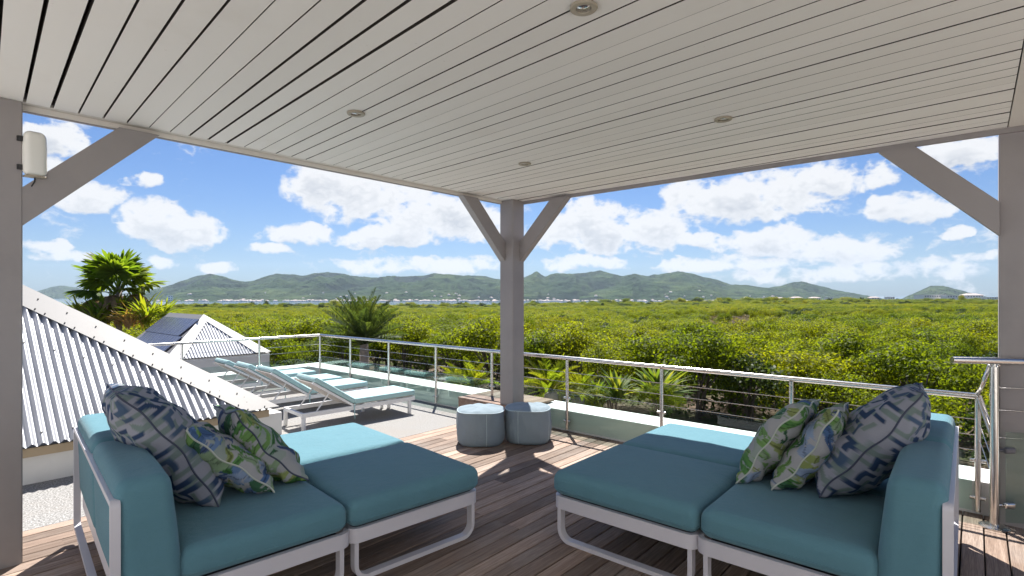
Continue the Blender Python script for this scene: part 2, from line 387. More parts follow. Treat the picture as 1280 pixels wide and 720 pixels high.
c = t.mix(t.math('MULTIPLY', t.smooth(n2, 0.45, 0.7), 0.5), c, (0.028, 0.045, 0.02))
c = t.mix(t.math('MULTIPLY', t.smooth(n3, 0.5, 0.65), 0.35), c, (0.075, 0.10, 0.035))
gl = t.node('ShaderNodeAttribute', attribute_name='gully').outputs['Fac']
c = t.mix(t.math('MULTIPLY', t.smooth(t.math('ADD', gl, t.math('MULTIPLY', n2, .3)), 0.35, 0.8), 0.92), c, (0.009, 0.021, 0.013))     # relief shade painted into the colour: gullies dark as trees, spurs light as grass
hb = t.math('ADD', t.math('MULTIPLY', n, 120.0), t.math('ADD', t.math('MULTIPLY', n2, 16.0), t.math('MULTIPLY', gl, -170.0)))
finish(t, principled(t, c, 0.95, hb, 1.0, 1.0, spec=0.05)); M['hill'] = m
M['house_wall'] = paint('far_house_wall', (0.78, 0.75, 0.72), 0.8, 0.2, 0.02)
M['house_roof'] = paint('far_house_roof', (0.52, 0.42, 0.38), 0.8, 0.5, 0.02)
M['house_window'] = paint('far_window', (0.06, 0.07, 0.08), 0.2, 0.0)
M['paving'] = paint('pale_bounce_paving', (0.62, 0.60, 0.56), 0.8, 0.2, 1.5)  # pale so that the added floor out of view throws sunlight upwards
M['stone'] = paint('garden_stone', (0.22, 0.20, 0.18), 0.9, 0.4, 3)

# ---------------------------------------------------------------- ground, sea, hills, haze
SEA = -20.0
def gz(x, y):
    d = max(0.0, y - 20.0); k = min(1.0, max(0.0, (x / max(y, 1.0) + 0.15) / 0.6))
    return -2.4 - d * (0.0168 * (1 - k) + 0.0088 * k) - max(0.0, d - 380.0) * 0.05 * (1 - k)
ys = np.concatenate([np.linspace(-40, 40, 33), np.geomspace(44, 2300, 46)])
fx = np.linspace(-1.7, 1.7, 61)
vs = np.array([[x_ * (max(y_, 0) + 45), y_, gz(x_ * (max(y_, 0) + 45), y_)] for y_ in ys for x_ in fx])
n = len(fx)
fs = np.array([[i * n + j, i * n + j + 1, (i + 1) * n + j + 1, (i + 1) * n + j] for i in range(len(ys) - 1) for j in range(n - 1)])
g = obj('ground', np_mesh('ground', vs, fs, M['earth']), kind='structure'); smooth_mesh(g.data)
MB().add([(-26000, -300, SEA), (26000, -300, SEA), (26000, 26000, SEA), (-26000, 26000, SEA)], [(0, 1, 2, 3)]).build('sea', M['water'], kind='structure')

def hnoise(x, y, seed, oct_=5):
    """cheap value-noise fbm for numpy arrays"""
    tot = np.zeros_like(x); amp = 1.0; fr = 1.0; s = 0
    for o in range(oct_):
        xi = np.floor(x * fr).astype(int); yi = np.floor(y * fr).astype(int); xf = x * fr - xi; yf = y * fr - yi
        def hsh(i, j):
            q = np.sin(i * 127.1 + j * 311.7 + (seed + o) * 74.7) * 43758.5453; return q - np.floor(q)
        u_ = xf * xf * (3 - 2 * xf); v_ = yf * yf * (3 - 2 * yf)
        tot += amp * ((hsh(xi, yi) * (1 - u_) + hsh(xi + 1, yi) * u_) * (1 - v_) + (hsh(xi, yi + 1) * (1 - u_) + hsh(xi + 1, yi + 1) * u_) * v_)
        s += amp; amp *= 0.5; fr *= 2.03
    return tot / s
def hill_range(name, prof, y0, y1, seed, ncol=520, nrow=90, spur=0.85, shore=SEA - 2):
    """a range whose crest follows the skyline given as (column, row) of the photograph, with spurs and valleys of its own"""
    px = np.linspace(prof[0][0], prof[-1][0], ncol)
    sk = np.interp(px, [p[0] for p in prof], [p[1] for p in prof])
    sk += (hnoise(px / 8.0, px * 0 + seed, seed, 4) - 0.5) * 2.4
    tx = (px - CX) / F
    T = np.linspace(0, 1, nrow)[:, None]; Y = y0 + (y1 - y0) * T + 0 * tx[None, :]; X = Y * tx[None, :]
    wx = X / 420.0 + 0.35 * hnoise(X / 300, Y / 300, seed + 3); wy = Y / 900.0
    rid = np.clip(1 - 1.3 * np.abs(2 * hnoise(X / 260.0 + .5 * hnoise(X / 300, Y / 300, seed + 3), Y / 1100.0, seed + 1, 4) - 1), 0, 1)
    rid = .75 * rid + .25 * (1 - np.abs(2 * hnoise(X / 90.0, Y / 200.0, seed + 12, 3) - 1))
    crest = 0.60 + 0.25 * (hnoise(X / 700, X * 0, seed + 9, 3) - 0.5)
    rise = np.where(T < crest, np.sin(np.clip(T / crest, 0, 1) * math.pi / 2) ** 1.35, np.cos(np.clip((T - crest) / (1 - crest), 0, 1) * math.pi / 2))
    hgt = rise * (1 - spur * (1 - rid) * (0.30 + np.clip(1.0 - rise, 0, 0.6)) - 0.30 * (1 - hnoise(X / 120, Y / 160, seed + 5, 5)))
    hgt = hgt * np.clip((T - .012) / .10, 0, 1) ** .7
    hgt = np.maximum(hgt, 0)
    want = (HZ - sk) / F                       # tangent of the skyline above the eye
    # scale each column so that its highest point seen from here lies on the skyline
    ang_base = (shore - H) / Y
    lo = np.zeros(ncol); hi = np.full(ncol, 3000.0)
    for it in range(40):
        mid = (lo + hi) / 2; mx = (ang_base + hgt * mid[None, :] / Y).max(0)
        lo = np.where(mx < want, mid, lo); hi = np.where(mx >= want, mid, hi)
    sc = (lo + hi) / 2
    ker = np.array([.25, .5, .25]); sc = np.convolve(np.pad(sc, 1, mode='edge'), ker, 'valid')
    Z = shore + hgt * sc[None, :]
    v = np.stack([X, Y, Z], -1).reshape(-1, 3)
    ii, jj = np.meshgrid(np.arange(nrow - 1), np.arange(ncol - 1), indexing='ij'); b = (ii * ncol + jj).ravel()
    f = np.stack([b, b + 1, b + ncol + 1, b + ncol], -1)
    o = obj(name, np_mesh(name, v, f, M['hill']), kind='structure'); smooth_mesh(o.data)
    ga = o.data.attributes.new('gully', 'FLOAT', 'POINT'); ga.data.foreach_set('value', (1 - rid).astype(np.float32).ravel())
    return X, Y, Z
MAIN = [(120, 372), (165, 368), (205, 359), (225, 352), (245, 345), (262, 342), (280, 346), (298, 351), (312, 352), (325, 348), (345, 341.5), (362, 343), (378, 344.5), (395, 341),
        (412, 340), (430, 342), (450, 346), (470, 347), (490, 344), (505, 346), (522, 345), (540, 342), (560, 343), (580, 345), (600, 344), (615, 347), (630, 350), (645, 350),
        (657, 346), (670, 339), (682, 345.5), (695, 341), (715, 342), (735, 341), (750, 337), (762, 341), (778, 345), (795, 342), (810, 345), (820, 343), (835, 341), (850, 338.5),
        (865, 342), (880, 346), (900, 351), (915, 356), (930, 355.5), (945, 358), (960, 360), (985, 366), (1010, 371), (1040, 374)]
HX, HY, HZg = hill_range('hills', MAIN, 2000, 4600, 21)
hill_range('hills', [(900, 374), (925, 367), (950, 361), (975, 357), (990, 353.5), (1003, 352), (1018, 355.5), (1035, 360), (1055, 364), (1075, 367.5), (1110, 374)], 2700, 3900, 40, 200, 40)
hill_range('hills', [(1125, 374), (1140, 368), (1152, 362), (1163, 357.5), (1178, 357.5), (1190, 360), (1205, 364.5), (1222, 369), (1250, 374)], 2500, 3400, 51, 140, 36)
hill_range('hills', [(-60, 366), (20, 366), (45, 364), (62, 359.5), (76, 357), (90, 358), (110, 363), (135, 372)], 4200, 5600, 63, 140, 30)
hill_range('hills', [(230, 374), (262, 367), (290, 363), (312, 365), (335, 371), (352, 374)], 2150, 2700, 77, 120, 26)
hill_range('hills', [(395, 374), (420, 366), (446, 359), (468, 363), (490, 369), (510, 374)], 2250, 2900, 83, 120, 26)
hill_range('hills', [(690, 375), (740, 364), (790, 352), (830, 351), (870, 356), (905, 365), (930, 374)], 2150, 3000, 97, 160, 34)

# the town along the far shore: hundreds of specks that read as one mass
def ground_hill(x, y):
    j = int(np.argmin(np.abs(HX[0] / HY[0] - x / y))); i = int(np.argmin(np.abs(HY[:, j] - y))); return max(HZg[i, j], SEA)
town = MB(); roofs = MB()
r3 = random.Random(31)
def speck(x, y, z, wd, hh):
    a = r3.random() * 3; Mx = Matrix.Rotation(a, 3, 'Z'); dp = wd * (0.5 + 0.4 * r3.random())
    town.box((x, y, z + hh / 2), (wd, dp, hh), Mx)
    p = [Vector((i * wd * .54, j * dp * .54, hh)) for i, j in ((-1, -1), (1, -1), (1, 1), (-1, 1))]
    rr = [Vector((-wd * .25, 0, hh + wd * .22)), Vector((wd * .25, 0, hh + wd * .22))]
    roofs.add([Mx @ q + Vector((x, y, z)) for q in p + rr], [(0, 1, 5, 4), (1, 2, 5), (2, 3, 4, 5), (3, 0, 4), (3, 2, 1, 0)])
for k in range(520):
    if r3.random() < 0.55: px = r3.choice([300, 395, 415, 480, 560, 600, 690, 760, 880, 930]) + r3.gauss(0, 26)
    else: px = r3.uniform(120, 1000)
    tt = abs(r3.gauss(0, 0.022)) + .004 if r3.random() < .88 else r3.uniform(0.03, 0.16)
    y = 1985 + 2600 * tt; x = y * (px - CX) / F
    z = ground_hill(x, y)
    if z > SEA + 60: continue
    speck(x, y, z - 0.5, r3.uniform(6, 15), r3.uniform(3, 6))
tw = obj('far_shore_town', town.mesh('far_shore_town', M['house_wall']), kind='stuff', label='white houses of the town scattered along the far shore', category='town')
obj('roof', roofs.mesh('roof', M['house_roof']), tw, kind='stuff')

# bigger white buildings among the trees on the right
def far_building(px, top, wpx, hpx, Y, label, floors=1, hip=False):
    x = Y * (px - CX) / F; wd = wpx * Y / F; hh = hpx * Y / F; zt = H + (HZ - top) * Y / F; dp = wd * 0.5
    b = thing('far_building', label, 'building', (x, Y, zt - hh), 0.2 - (px - 1100) * .001)
    MB().box((0, 0, hh / 2 - 4), (wd, dp, hh + 8)).build('wall', M['house_wall'], b)
    rf = MB()
    if hip: rf.add([(-wd * .53, -dp * .55, hh), (wd * .53, -dp * .55, hh), (wd * .53, dp * .55, hh), (-wd * .53, dp * .55, hh), (-wd * .3, 0, hh + wd * .1), (wd * .3, 0, hh + wd * .1)],
                   [(0, 1, 5, 4), (1, 2, 5), (2, 3, 4, 5), (3, 0, 4), (3, 2, 1, 0)])
    else: rf.box((0, 0, hh + 0.25), (wd * 1.03, dp * 1.06, 0.5))
    rf.build('roof', M['house_wall'] if not hip else M['house_roof'], b)
    nw = max(2, int(wpx / 3.2))
    me = MB().box((0, 0, 0), (wd / nw * 0.5, 0.3, hh / floors * 0.45)).mesh('window', M['house_window'])
    for fl in range(floors):
        for k in range(nw): obj('window', me, b, (-wd / 2 + wd * (k + .5) / nw, -dp / 2 - 0.05, hh * (fl + .5) / floors))
BL = [(946, 372.6, 9, 2.4, 1500, 'small white flat roofed house at the town edge below the low ridge', 1, False),
      (957, 371.6, 10, 2.8, 1550, 'white block beside the small flat roofed house below the ridge', 1, False),
      (975, 372.8, 12, 2.2, 1500, 'low white house with a reddish hip roof under the round hill', 1, True),
      (995, 372.2, 14, 2.6, 1560, 'wide white house with a reddish roof under the round hill', 1, True),
      (1018, 372.4, 13, 2.6, 1480, 'pale house with hip roof where the round hill meets the trees', 1, True),
      (1036, 371.6, 9, 2.8, 1600, 'narrow white house at the foot of the round hill', 1, False),
      (1092, 372.0, 12, 2.6, 1500, 'pale hip roofed house on the flat between the two hills', 1, True),
      (1112, 371.2, 10, 2.8, 1580, 'white flat roofed house on the flat between the two hills', 1, False),
      (1162, 368.6, 30, 3.6, 1500, 'long white building with many windows under the domed hill', 1, False),
      (1188, 369.2, 18, 3.2, 1460, 'white building next to the long one under the domed hill', 1, False),
      (1214, 369.0, 22, 3.4, 1520, 'white hall at the right foot of the domed hill', 1, True),
      (1238, 371.4, 20, 2.4, 1450, 'low white sheds beside the pavilion post on the skyline', 1, False),
      (212, 369.5, 6, 7.0, 1700, 'brown multi storey block on the shore beside the fan palm', 3, False)]
for q in BL: far_building(*q)

# ---------------------------------------------------------------- terrace, parapet, deck
MB().prism([W(8.515, -5.4, 0), W(-0.2, -5.4, 0), W(-0.2, -0.49, 0), W(8.515, -0.49, 0)], (0, 0, -0.25)).build('terrace_floor', M['screed'], kind='structure')
MB().prism([W(5.898, -0.485, -0.032), W(-0.175, -0.485, -0.032), W(-0.175, 8.5, -0.032), W(2.19, 8.5, -0.032), W(2.19, 6.59, -.032), W(5.898, 6.59, -0.032)], (0, 0, -0.2)).build('deck_base', M['dark'], kind='structure')
MB().prism([W(5.9, 8.5, 0), W(9.5, 8.5, 0), W(9.5, -5.4, 0), W(8.52, -5.4, 0), W(8.52, -.52, 0), W(5.9, -.52, 0)], (0, 0, -0.2)).build('added_bounce_paving', M['paving'], kind='structure')  # unseen pale floor, added to bounce sunlight up to the ceiling
MB().prism([W(2.2, 6.6, 0), W(5.898, 6.6, 0), W(5.898, 8.5, 0), W(2.2, 8.5, 0)], (0, 0, -0.2)).build('added_bounce_paving', M['paving'], kind='structure')  # second piece of the added bounce floor, also out of view
bounce_house = thing('house', 'unseen white house wall with glass doors added behind the pavilion to bounce sunlight', 'house', (0, 0, 0))  # added out of view as a sunlit reflector for the pavilion ceiling
MB().prism([W(2.2, 8.5, -2.4), W(9.5, 8.5, -2.4), W(9.5, -5.4, -2.4), W(9.9, -5.4, -2.4), W(9.9, 8.9, -2.4), W(2.2, 8.9, -2.4)], (0, 0, 6.4)).build('wall', M['white'], bounce_house)
for bb in (1.0, 4.2):
    dr = MB().prism([W(9.44, bb, 0.01), W(9.498, bb, 0.01), W(9.498, bb + 1.9, 0.01), W(9.44, bb + 1.9, 0.01)], (0, 0, 2.2)).build('door', M['metal_white'], bounce_house)
    MB().prism([W(9.43, bb + .06, 0.08), W(9.438, bb + .06, 0.08), W(9.438, bb + 1.84, 0.08), W(9.43, bb + 1.84, 0.08)], (0, 0, 2.06)).build('pane', M['house_window'], dr)
deck = obj('deck', None, None, W(0, 0, 0), (0, 0, ANG_U + math.pi), kind='structure')     # local +x runs along UIN, +y along V
PW, GAP = 0.1060, 0.0085
plank_cache = {}
def plank_mesh(L):
    L = round(L, 2)
    if L not in plank_cache:
        b = MB(); c_ = 0.003; w2, h2 = PW / 2, 0.03
        prof = [(-w2, -h2), (w2, -h2), (w2, -c_), (w2 - c_, 0), (-w2 + c_, 0), (-w2, -c_)]
        b.prism([(0, y, z) for y, z in prof], (L, 0, 0)); plank_cache[L] = b.mesh('plank', M['deck'])
    return plank_cache[L]
r4 = random.Random(3)
row = 0; y = -0.485 + PW / 2
while y < 8.3:
    x = -0.165; first = True
    while x < 5.85 and y < (8.3 if x < 2.1 else 6.55):
        L = r4.choice([2.1, 2.7, 3.3, 3.9]) - (r4.choice([0.3, 0.9, 1.5]) if first else 0); first = False; lim = 5.895 if y < 6.55 else 2.195
        if x + L > lim - .3: L = lim - x
        obj('plank', plank_mesh(L - 0.004), deck, (x, y, r4.uniform(-0.0012, 0.0012)), (0, 0, r4.uniform(-.0006, .0006)))
        x += L
    y += PW + GAP; row += 1

PH, PWD, PA = 0.24, 0.40, -0.175
par = thing('parapet_wall', 'low white painted parapet wall running along the terrace edge under the steel railing', 'wall', (0, 0, 0))
b = MB()
b.prism([W(PA, -5.75, -2.6), W(PA - PWD + .03, -5.75, -2.6), W(PA - PWD + .03, 8.5, -2.6), W(PA, 8.5, -2.6)], (0, 0, 2.6 + PH - 0.03))
b.build('wall', M['white'], par)
b = MB(); b.prism([W(PA + 0.012, -5.76, PH - .03), W(PA - PWD, -5.76, PH - .03), W(PA - PWD, 8.6, PH - .03), W(PA + 0.012, 8.6, PH - .03)], (0, 0, 0.03)); b.build('coping', M['white'], par)
par2 = thing('parapet_wall', 'low white parapet wall closing the far end of the terrace before the panelled roof', 'wall', (0, 0, 0))
b = MB(); b.prism([W(PA + .02, -5.35, -2.6), W(9, -5.35, -2.6), W(9, -5.72, -2.6), W(PA + .02, -5.72, -2.6)], (0, 0, 2.6 + PH - 0.03)); b.build('wall', M['white'], par2)
b = MB(); b.prism([W(PA + .025, -5.34, PH - .03), W(9, -5.34, PH - .03), W(9, -5.74, PH - .03), W(PA + .025, -5.74, PH - .03)], (0, 0, 0.03)); b.build('coping', M['white'], par2)

# ---------------------------------------------------------------- pavilion
PV = thing('pavilion', 'grey timber pavilion with boarded ceiling, square posts and diagonal braces over the deck', 'pavilion', (0, 0, 0))
ZC, ZF, PS = 2.763, 2.726, 0.21
SPAN = 4.535
def post(a0, b0, z0=0.0):
    M_ = Matrix.Rotation(ANG_V, 4, 'Z'); b = MB(); c_ = 0.006; s = PS / 2
    prof = [(-s + c_, -s), (s - c_, -s), (s, -s + c_), (s, s - c_), (s - c_, s), (-s + c_, s), (-s, s - c_), (-s, -s + c_)]
    p0 = W(a0 + s, b0 + s, z0)
    b.prism([M_ @ Vector((x, y, 0)) + p0 for x, y in prof], (0, 0, ZC - z0 - 0.002)); b.build('post', M['post'], PV)
post(0, 0); post(SPAN + .012, -0.12); post(-0.255, SPAN - 0.02)
def brace(pa, pb, out, inn):
    """pa: point on the post face (lower edge), pb: on the fascia underside (lower edge); timber 0.16 deep, 0.10 thick"""
    pa, pb = Vector(pa), Vector(pb); d = (pb - pa).normalized(); hor = Vector((d.x, d.y, 0)).normalized()
    k = 0.165 / d.dot(hor)
    k2 = 0.165 / d.z
    poly = [pa, pb, pb - hor * k2, pa + Vector((0, 0, k))]
    b = MB(); b.prism([p + out for p in poly], inn); b.build('brace', M['post'], PV)
zb = 2.02
brace(W(PS, .0, zb), W(PS + .70, .0, ZF), Vector(), V * 0.085)
brace(W(.0, PS, zb), W(.0, PS + .70, ZF), Vector(), UIN * 0.085)
brace(W(SPAN + .014, .0, zb), W(SPAN - .70, .0, ZF), Vector(), V * 0.085)
brace(W(-.062, SPAN - .018, zb), W(-.062, SPAN - .72, ZF), Vector(), UIN * 0.085)
# fascias (edge beams hanging below the boards) and the roof sheet above
EDGE = 5.2
MB().prism([W(-.02, -.02, ZF), W(-.02, .012, ZF), W(EDGE, .012, ZF), W(EDGE, -.02, ZF)], (0, 0, 0.30)).build('fascia', M['post'], PV)
MB().prism([W(-.02, .0125, ZF + .001), W(.012, .0125, ZF + .001), W(.012, EDGE, ZF + .001), W(-.02, EDGE, ZF + .001)], (0, 0, 0.299)).build('fascia', M['post'], PV)
MB().prism([W(.0125, .0125, ZC), W(.0125, .082, ZC), W(EDGE, .082, ZC), W(EDGE, .0125, ZC)], (0, 0, 0.02)).build('trim_board', M['trim'], PV)
MB().prism([W(.0125, .0128, ZF + .004), W(.0125, .030, ZF + .004), W(EDGE, .030, ZF + .004), W(EDGE, .0128, ZF + .004)], (0, 0, ZC - ZF - .005)).build('trim_board', M['trim'], PV)
MB().prism([W(-.06, -.06, 2.97), W(-.06, EDGE + .1, 2.97), W(EDGE + .1, EDGE + .1, 2.97), W(EDGE + .1, -.06, 2.97)], (0, 0, 0.07)).build('roof_sheet', M['metal_white'], PV)
MB().prism([W(.013, .013, ZC + .08), W(.013, EDGE, ZC + .08), W(EDGE, EDGE, ZC + .08), W(EDGE, .013, ZC + .08)], (0, 0, 0.004)).build('roof_void', M['void'], PV)
# ceiling boards: their joints run a few degrees off the fascia, cut by it and by the trim
D = Vector((-662, 665, 0)).normalized(); N = Vector((D.y, -D.x, 0))
def clip(poly, nrm, c, keep_gt):
    out = []
    for i in range(len(poly)):
        p, q = poly[i], poly[(i + 1) % len(poly)]; dp = nrm.dot(p) - c; dq = nrm.dot(q) - c
        if not keep_gt: dp, dq = -dp, -dq
        if dp >= 0: out.append(p)
        if (dp >= 0) != (dq >= 0): out.append(p + (q - p) * (dp / (dp - dq)))
    return out
area = [W(.0135, .0835), W(.0135, SPAN + .02), W(EDGE, SPAN + .02), W(EDGE, .0835)]
P_, G_ = 0.1265, 0.0115
n0 = N.dot(unproj(30, 132, ZC)); k0 = int((min(N.dot(p) for p in area) - n0) / P_) - 1
r5 = random.Random(9)
for k in range(k0, k0 + 90):
    lo = n0 + k * P_ + G_ / 2; hi = lo + P_ - G_ * r5.choice([0.38, 0.5, 0.65, 0.9, 1.3, 1.5])
    poly = clip(clip(area, N, lo, True), N, hi, False)
    if len(poly) < 3: continue
    dz = r5.uniform(-.0008, .0012)
    cb = MB().prism([p + Vector((0, 0, ZC + dz)) for p in reversed(poly)], (0, 0, 0.03)).build('ceiling_board', M['ceiling'], PV)
    cb.data.materials.append(M['void'])                      # sawn edges left unpainted; their dark colour also stands in for joint shade
    for pg in cb.data.polygons:
        if abs(pg.normal.z) < .5: pg.material_index = 1
# the smooth end panels past the posts
MB().prism([W(.0135, SPAN + .026, ZC - .001), W(EDGE, SPAN + .026, ZC - .001), W(EDGE, EDGE, ZC - .001), W(.0135, EDGE, ZC - .001)], (0, 0, 0.02)).build('end_panel', M['trim'], PV)

# recessed lights
def downlight(px, py, label):
    p = unproj(px, py, ZC)
    t_ = thing('recessed_light', label, 'ceiling light', (p.x, p.y, ZC - 0.012))
    MB().lathe([(0.030, 0.010), (0.033, 0.0), (0.052, -0.001), (0.056, 0.003), (0.056, 0.010)], 28).build('rim', M['lamp_ring'], t_, smooth=40)
    MB().lathe([(0.0005, 0.028), (0.018, 0.026), (0.031, 0.008), (0.0312, 0.0035)], 24).build('reflector', M['lamp_glass'], t_, smooth=True)
downlight(729.5, 8, 'large round recessed light with clear bulb in the boarded ceiling')
downlight(445, 141, 'round recessed light in the ceiling on the side of the corrugated roof')
downlight(904, 148, 'round recessed light in the ceiling on the side of the stair railing')
downlight(656, 204, 'small round recessed light in the ceiling next to the corner post')

# white wireless antenna box on the post
p = Vector((-2.893, 3.225, 0))
an = thing('antenna_box', 'white rounded plastic antenna box with a cable on the grey post', 'antenna', (p.x, p.y, 2.325), math.atan2(-p.y, -p.x) + math.pi / 2 + .25)
MB().rbox(0.115, 0.075, 0.27, 0.036, 5, 3, lambda x, y, z: (x * (1 - .10 * max(0, (z - .19) / .08)), y, z)).build('housing', M['plastic'], an, smooth=True)
MB().rbox(0.10, 0.06, 0.012, 0.005, 2, 2, c=(0, 0, -.009)).build('base_cap', M['lamp_ring'], an, smooth=True)
MB().box((-.065, .01, .045), (.03, .03, .03)).box((-.065, .01, .215), (.03, .03, .03)).build('bracket', M['black'], an)
MB().tube([(0, 0, -.005), (.0, .0, -.03), (-.012, .01, -.06), (-.03, .03, -.09), (-.055, .05, -.12), (-.075, .06, -.16)], .004, 6).build('cable', M['black'], an, smooth=True)

# ---------------------------------------------------------------- steel railing
RA, RZ = -0.125, 0.87
def rail_b(px):      # where the sight line through that column meets the vertical plane of the rail
    d = Vector(((px - CX) / F, 1, 0)); tgt = U.dot(W(RA, 0)); tt = tgt / U.dot(d); return V.dot(d * tt - W(0, 0))
RL = thing('railing', 'stainless steel railing with cable wires and low glass panels round the terrace', 'railing', (0, 0, 0))
bs = [rail_b(px) for px in (400, 438, 486, 545, 615, 709, 827, 989, 1222)]
B0, B1 = bs[0], bs[-1]
far_posts = [1.12, 2.3, 3.5, 4.7, 5.9]
pm = MB().tube([(0, 0, 0.03), (0, 0, RZ - 0.02)], 0.0185, 14).mesh('post', M['steel'], 40)
cm = MB().tube([(-.045, 0, 0), (.045, 0, 0)], 0.0125, 10).mesh('clamp', M['steel'], 40)
fm = MB().box((0, .022, .0), (.034, .03, .075)).mesh('wall_bracket', M['steel'], 40)
sm = MB().tube([(0, 0, -.03), (0, 0, .015)], .008, 8).mesh('saddle', M['steel'], True)
def rpost(p, rz):
    q = obj('post', pm, RL, p); obj('clamp', cm, q, (0, 0, .13), (0, 0, rz)); obj('clamp', cm, q, (0, 0, .40), (0, 0, rz))
    obj('wall_bracket', fm, q, (0, .0, .10), (0, 0, rz)); obj('saddle', sm, q, (0, 0, RZ - .01))
for bb in bs: rpost(W(RA, bb), ANG_V)
for aa in far_posts: rpost(W(RA + aa, B0), ANG_U)
SP = unproj(1243, 659, 0); rail_end = SP + Vector((0, 0, .60))
def rtube(name, path, r, n=12): return MB().tube(path, r, n).build(name, M['steel'], RL, smooth=40)
rtube('handrail', [W(RA, B0 + .001, RZ), W(RA, B1, RZ)], .0215, 16)
rtube('handrail', [W(RA - .02, B0, RZ), W(RA + 6.2, B0, RZ)], .0212, 16)
rtube('handrail', [W(RA, B1 + .004, RZ), rail_end], .019, 16)
for z in (.70, .585):
    rtube('cable', [W(RA, B0, z), W(RA, B1, z)], .0032, 6); rtube('cable', [W(RA, B0, z), W(RA + 6.2, B0, z)], .0032, 6); rtube('cable', [W(RA, B1, z), SP + Vector((0, 0, z - .27))], .0032, 6)
rtube('cable', [W(RA, B0, .475), W(RA, B1, .475)], .0032, 6)
for i in range(len(bs) - 1):
    b = MB(); b.prism([W(RA - .004, bs[i] + .03, .035), W(RA + .004, bs[i] + .03, .035), W(RA + .004, bs[i + 1] - .03, .035), W(RA - .004, bs[i + 1] - .03, .035)], (0, 0, .425)); b.build('glass_panel', M['glass'], RL)
fa = [0.0] + far_posts
for i in range(len(fa) - 1):
    b = MB(); b.prism([W(RA + fa[i] + .03, B0 - .004, .035), W(RA + fa[i + 1] - .03, B0 - .004, .035), W(RA + fa[i + 1] - .03, B0 + .004, .035), W(RA + fa[i] + .03, B0 + .004, .035)], (0, 0, .425)); b.build('glass_panel', M['glass'], RL)

# stair handrail with its own post by the corner
SP = unproj(1243, 659, 0)
SR = thing('stair_railing', 'taller stainless steel stair handrail on a flanged post beside the grey pavilion post', 'railing', SP)
zt = H + (HZ - 451) * SP.y / F
MB().tube([(0, 0, .012), (0, 0, zt - .04)], .026, 18).build('post', M['steel'], SR, smooth=40)
MB().lathe([(.085, 0), (.085, .008), (.06, .014), (.027, .02)], 24).build('base_flange', M['steel'], SR, smooth=40)
MB().tube([(0, 0, zt - .045), (0, 0, zt - .005)], .012, 10).build('saddle', M['steel'], SR, smooth=40)
hd = Vector((0.985, -0.17, -.006)).normalized()
MB().tube([Vector((0, 0, zt)) - hd * .26, Vector((0, 0, zt)) + hd * 1.6], .024, 18).build('handrail', M['steel'], SR, smooth=40)
for z in (.965, .81, .62): MB().tube([(0, 0, z), Vector((0, 0, z)) + hd * 1.6], .0032, 6).build('cable', M['steel'], SR, smooth=True)
lo_ = W(RA + .02, B1, RZ + .02) - SP
MB().tube([Vector((-.012, .02, zt - .03)), lo_.lerp(Vector((-.02, .03, zt - .10)), .5), lo_], .0125, 12).build('link_tube', M['steel'], SR, smooth=True)
MB().tube([Vector((.075, .06, .02)), Vector((.075, .06, zt - .05)), Vector((.06, .03, zt - .03))], .011, 10).build('stay', M['steel'], SR, smooth=True)
for z in (.535, .155):
    cl = MB().tube([(0, 0, 0), (.055, -.01, 0)], .011, 10).rbox(.075, .03, .045, .014, 3, 2, c=(.09, -.016, -.0225)).build('glass_clamp', M['steel'] if z < .3 else M['solar_frame'], SR, smooth=True); cl.location = (0, 0, z)
b = MB(); q = hd.cross(Vector((0, 0, 1))) * .004
b.prism([hd * .07 + q + Vector((0, 0, .04)), hd * 1.5 + q + Vector((0, 0, .04)), hd * 1.5 - q + Vector((0, 0, .04)), hd * .07 - q + Vector((0, 0, .04))], (0, 0, .62)); b.build('glass_panel', M['glass'], SR)

# wooden plinth round the foot of the corner post
PL = thing('wooden_plinth', 'low wooden box of planks round the foot of the corner post behind the poufs', 'plinth', W(0, 0, 0), ANG_U + math.pi)
for k in range(7):      # top planks run along UIN (local +x)
    w_ = .145; b = MB(); b.box((-.11, -.72 + .075 + k * .150, .268), (.70, w_, .022)); b.build('plank', M['plinth'], PL)
for k in range(2):
    MB().box((.225, -.195, .065 + k * .128), (.022, 1.03, .122)).build('side_plank', M['plinth'], PL)
    MB().box((-.11, -.70, .065 + k * .128), (.645, .022, .122)).build('side_plank', M['plinth'], PL)

# ---------------------------------------------------------------- corrugated hip roofs
def corrugated(eave0, along, length, up, hip_fn, pitch=0.066, amp=0.0095, sub=8):
    """sheet in ridges: eave0 + along*s + up*(t); hip_fn(s) gives the sheet's length t at s"""
    n = int(length / pitch * sub); vs = []; nrm = Vector(along).cross(Vector(up)).normalized()
    if nrm.z < 0: nrm = -nrm
    S = [length * i / n for i in range(n + 1)]
    for s_ in S:
        h = amp * math.cos(2 * math.pi * s_ / pitch)
        L = max(0.0, hip_fn(s_))
        for t_ in (0.0, 0.5, 1.0): vs.append(eave0 + along * s_ + up * (L * t_) + nrm * h)
    fs = []
    for i in range(n):
        for j in range(2): fs.append((i * 3 + j, (i + 1) * 3 + j, (i + 1) * 3 + j + 1, i * 3 + j + 1))
    return MB().add(vs, fs)
PITCH = math.atan(1.375 / 1.94)
EA = unproj(345, 509, .345)                     # corner of the near roof's eave
def hip_roof(name, corner, width, ridge_h, label, flash=0.24, pitch=PITCH, inset=0.0):
    """hip roof whose eave runs from corner along UIN; the roof rises towards -V; second slope faces U"""
    t_ = thing(name, label, 'roof', (0, 0, 0))
    upv = (-V * math.cos(pitch) + Vector((0, 0, math.sin(pitch)))); Lmax = ridge_h / math.sin(pitch)
    return t_, upv, Lmax
NR, up1, Lm = hip_roof('corrugated_roof', EA, 6, 2.3, 'grey white corrugated metal hip roof beside the terrace behind the teal sofa')
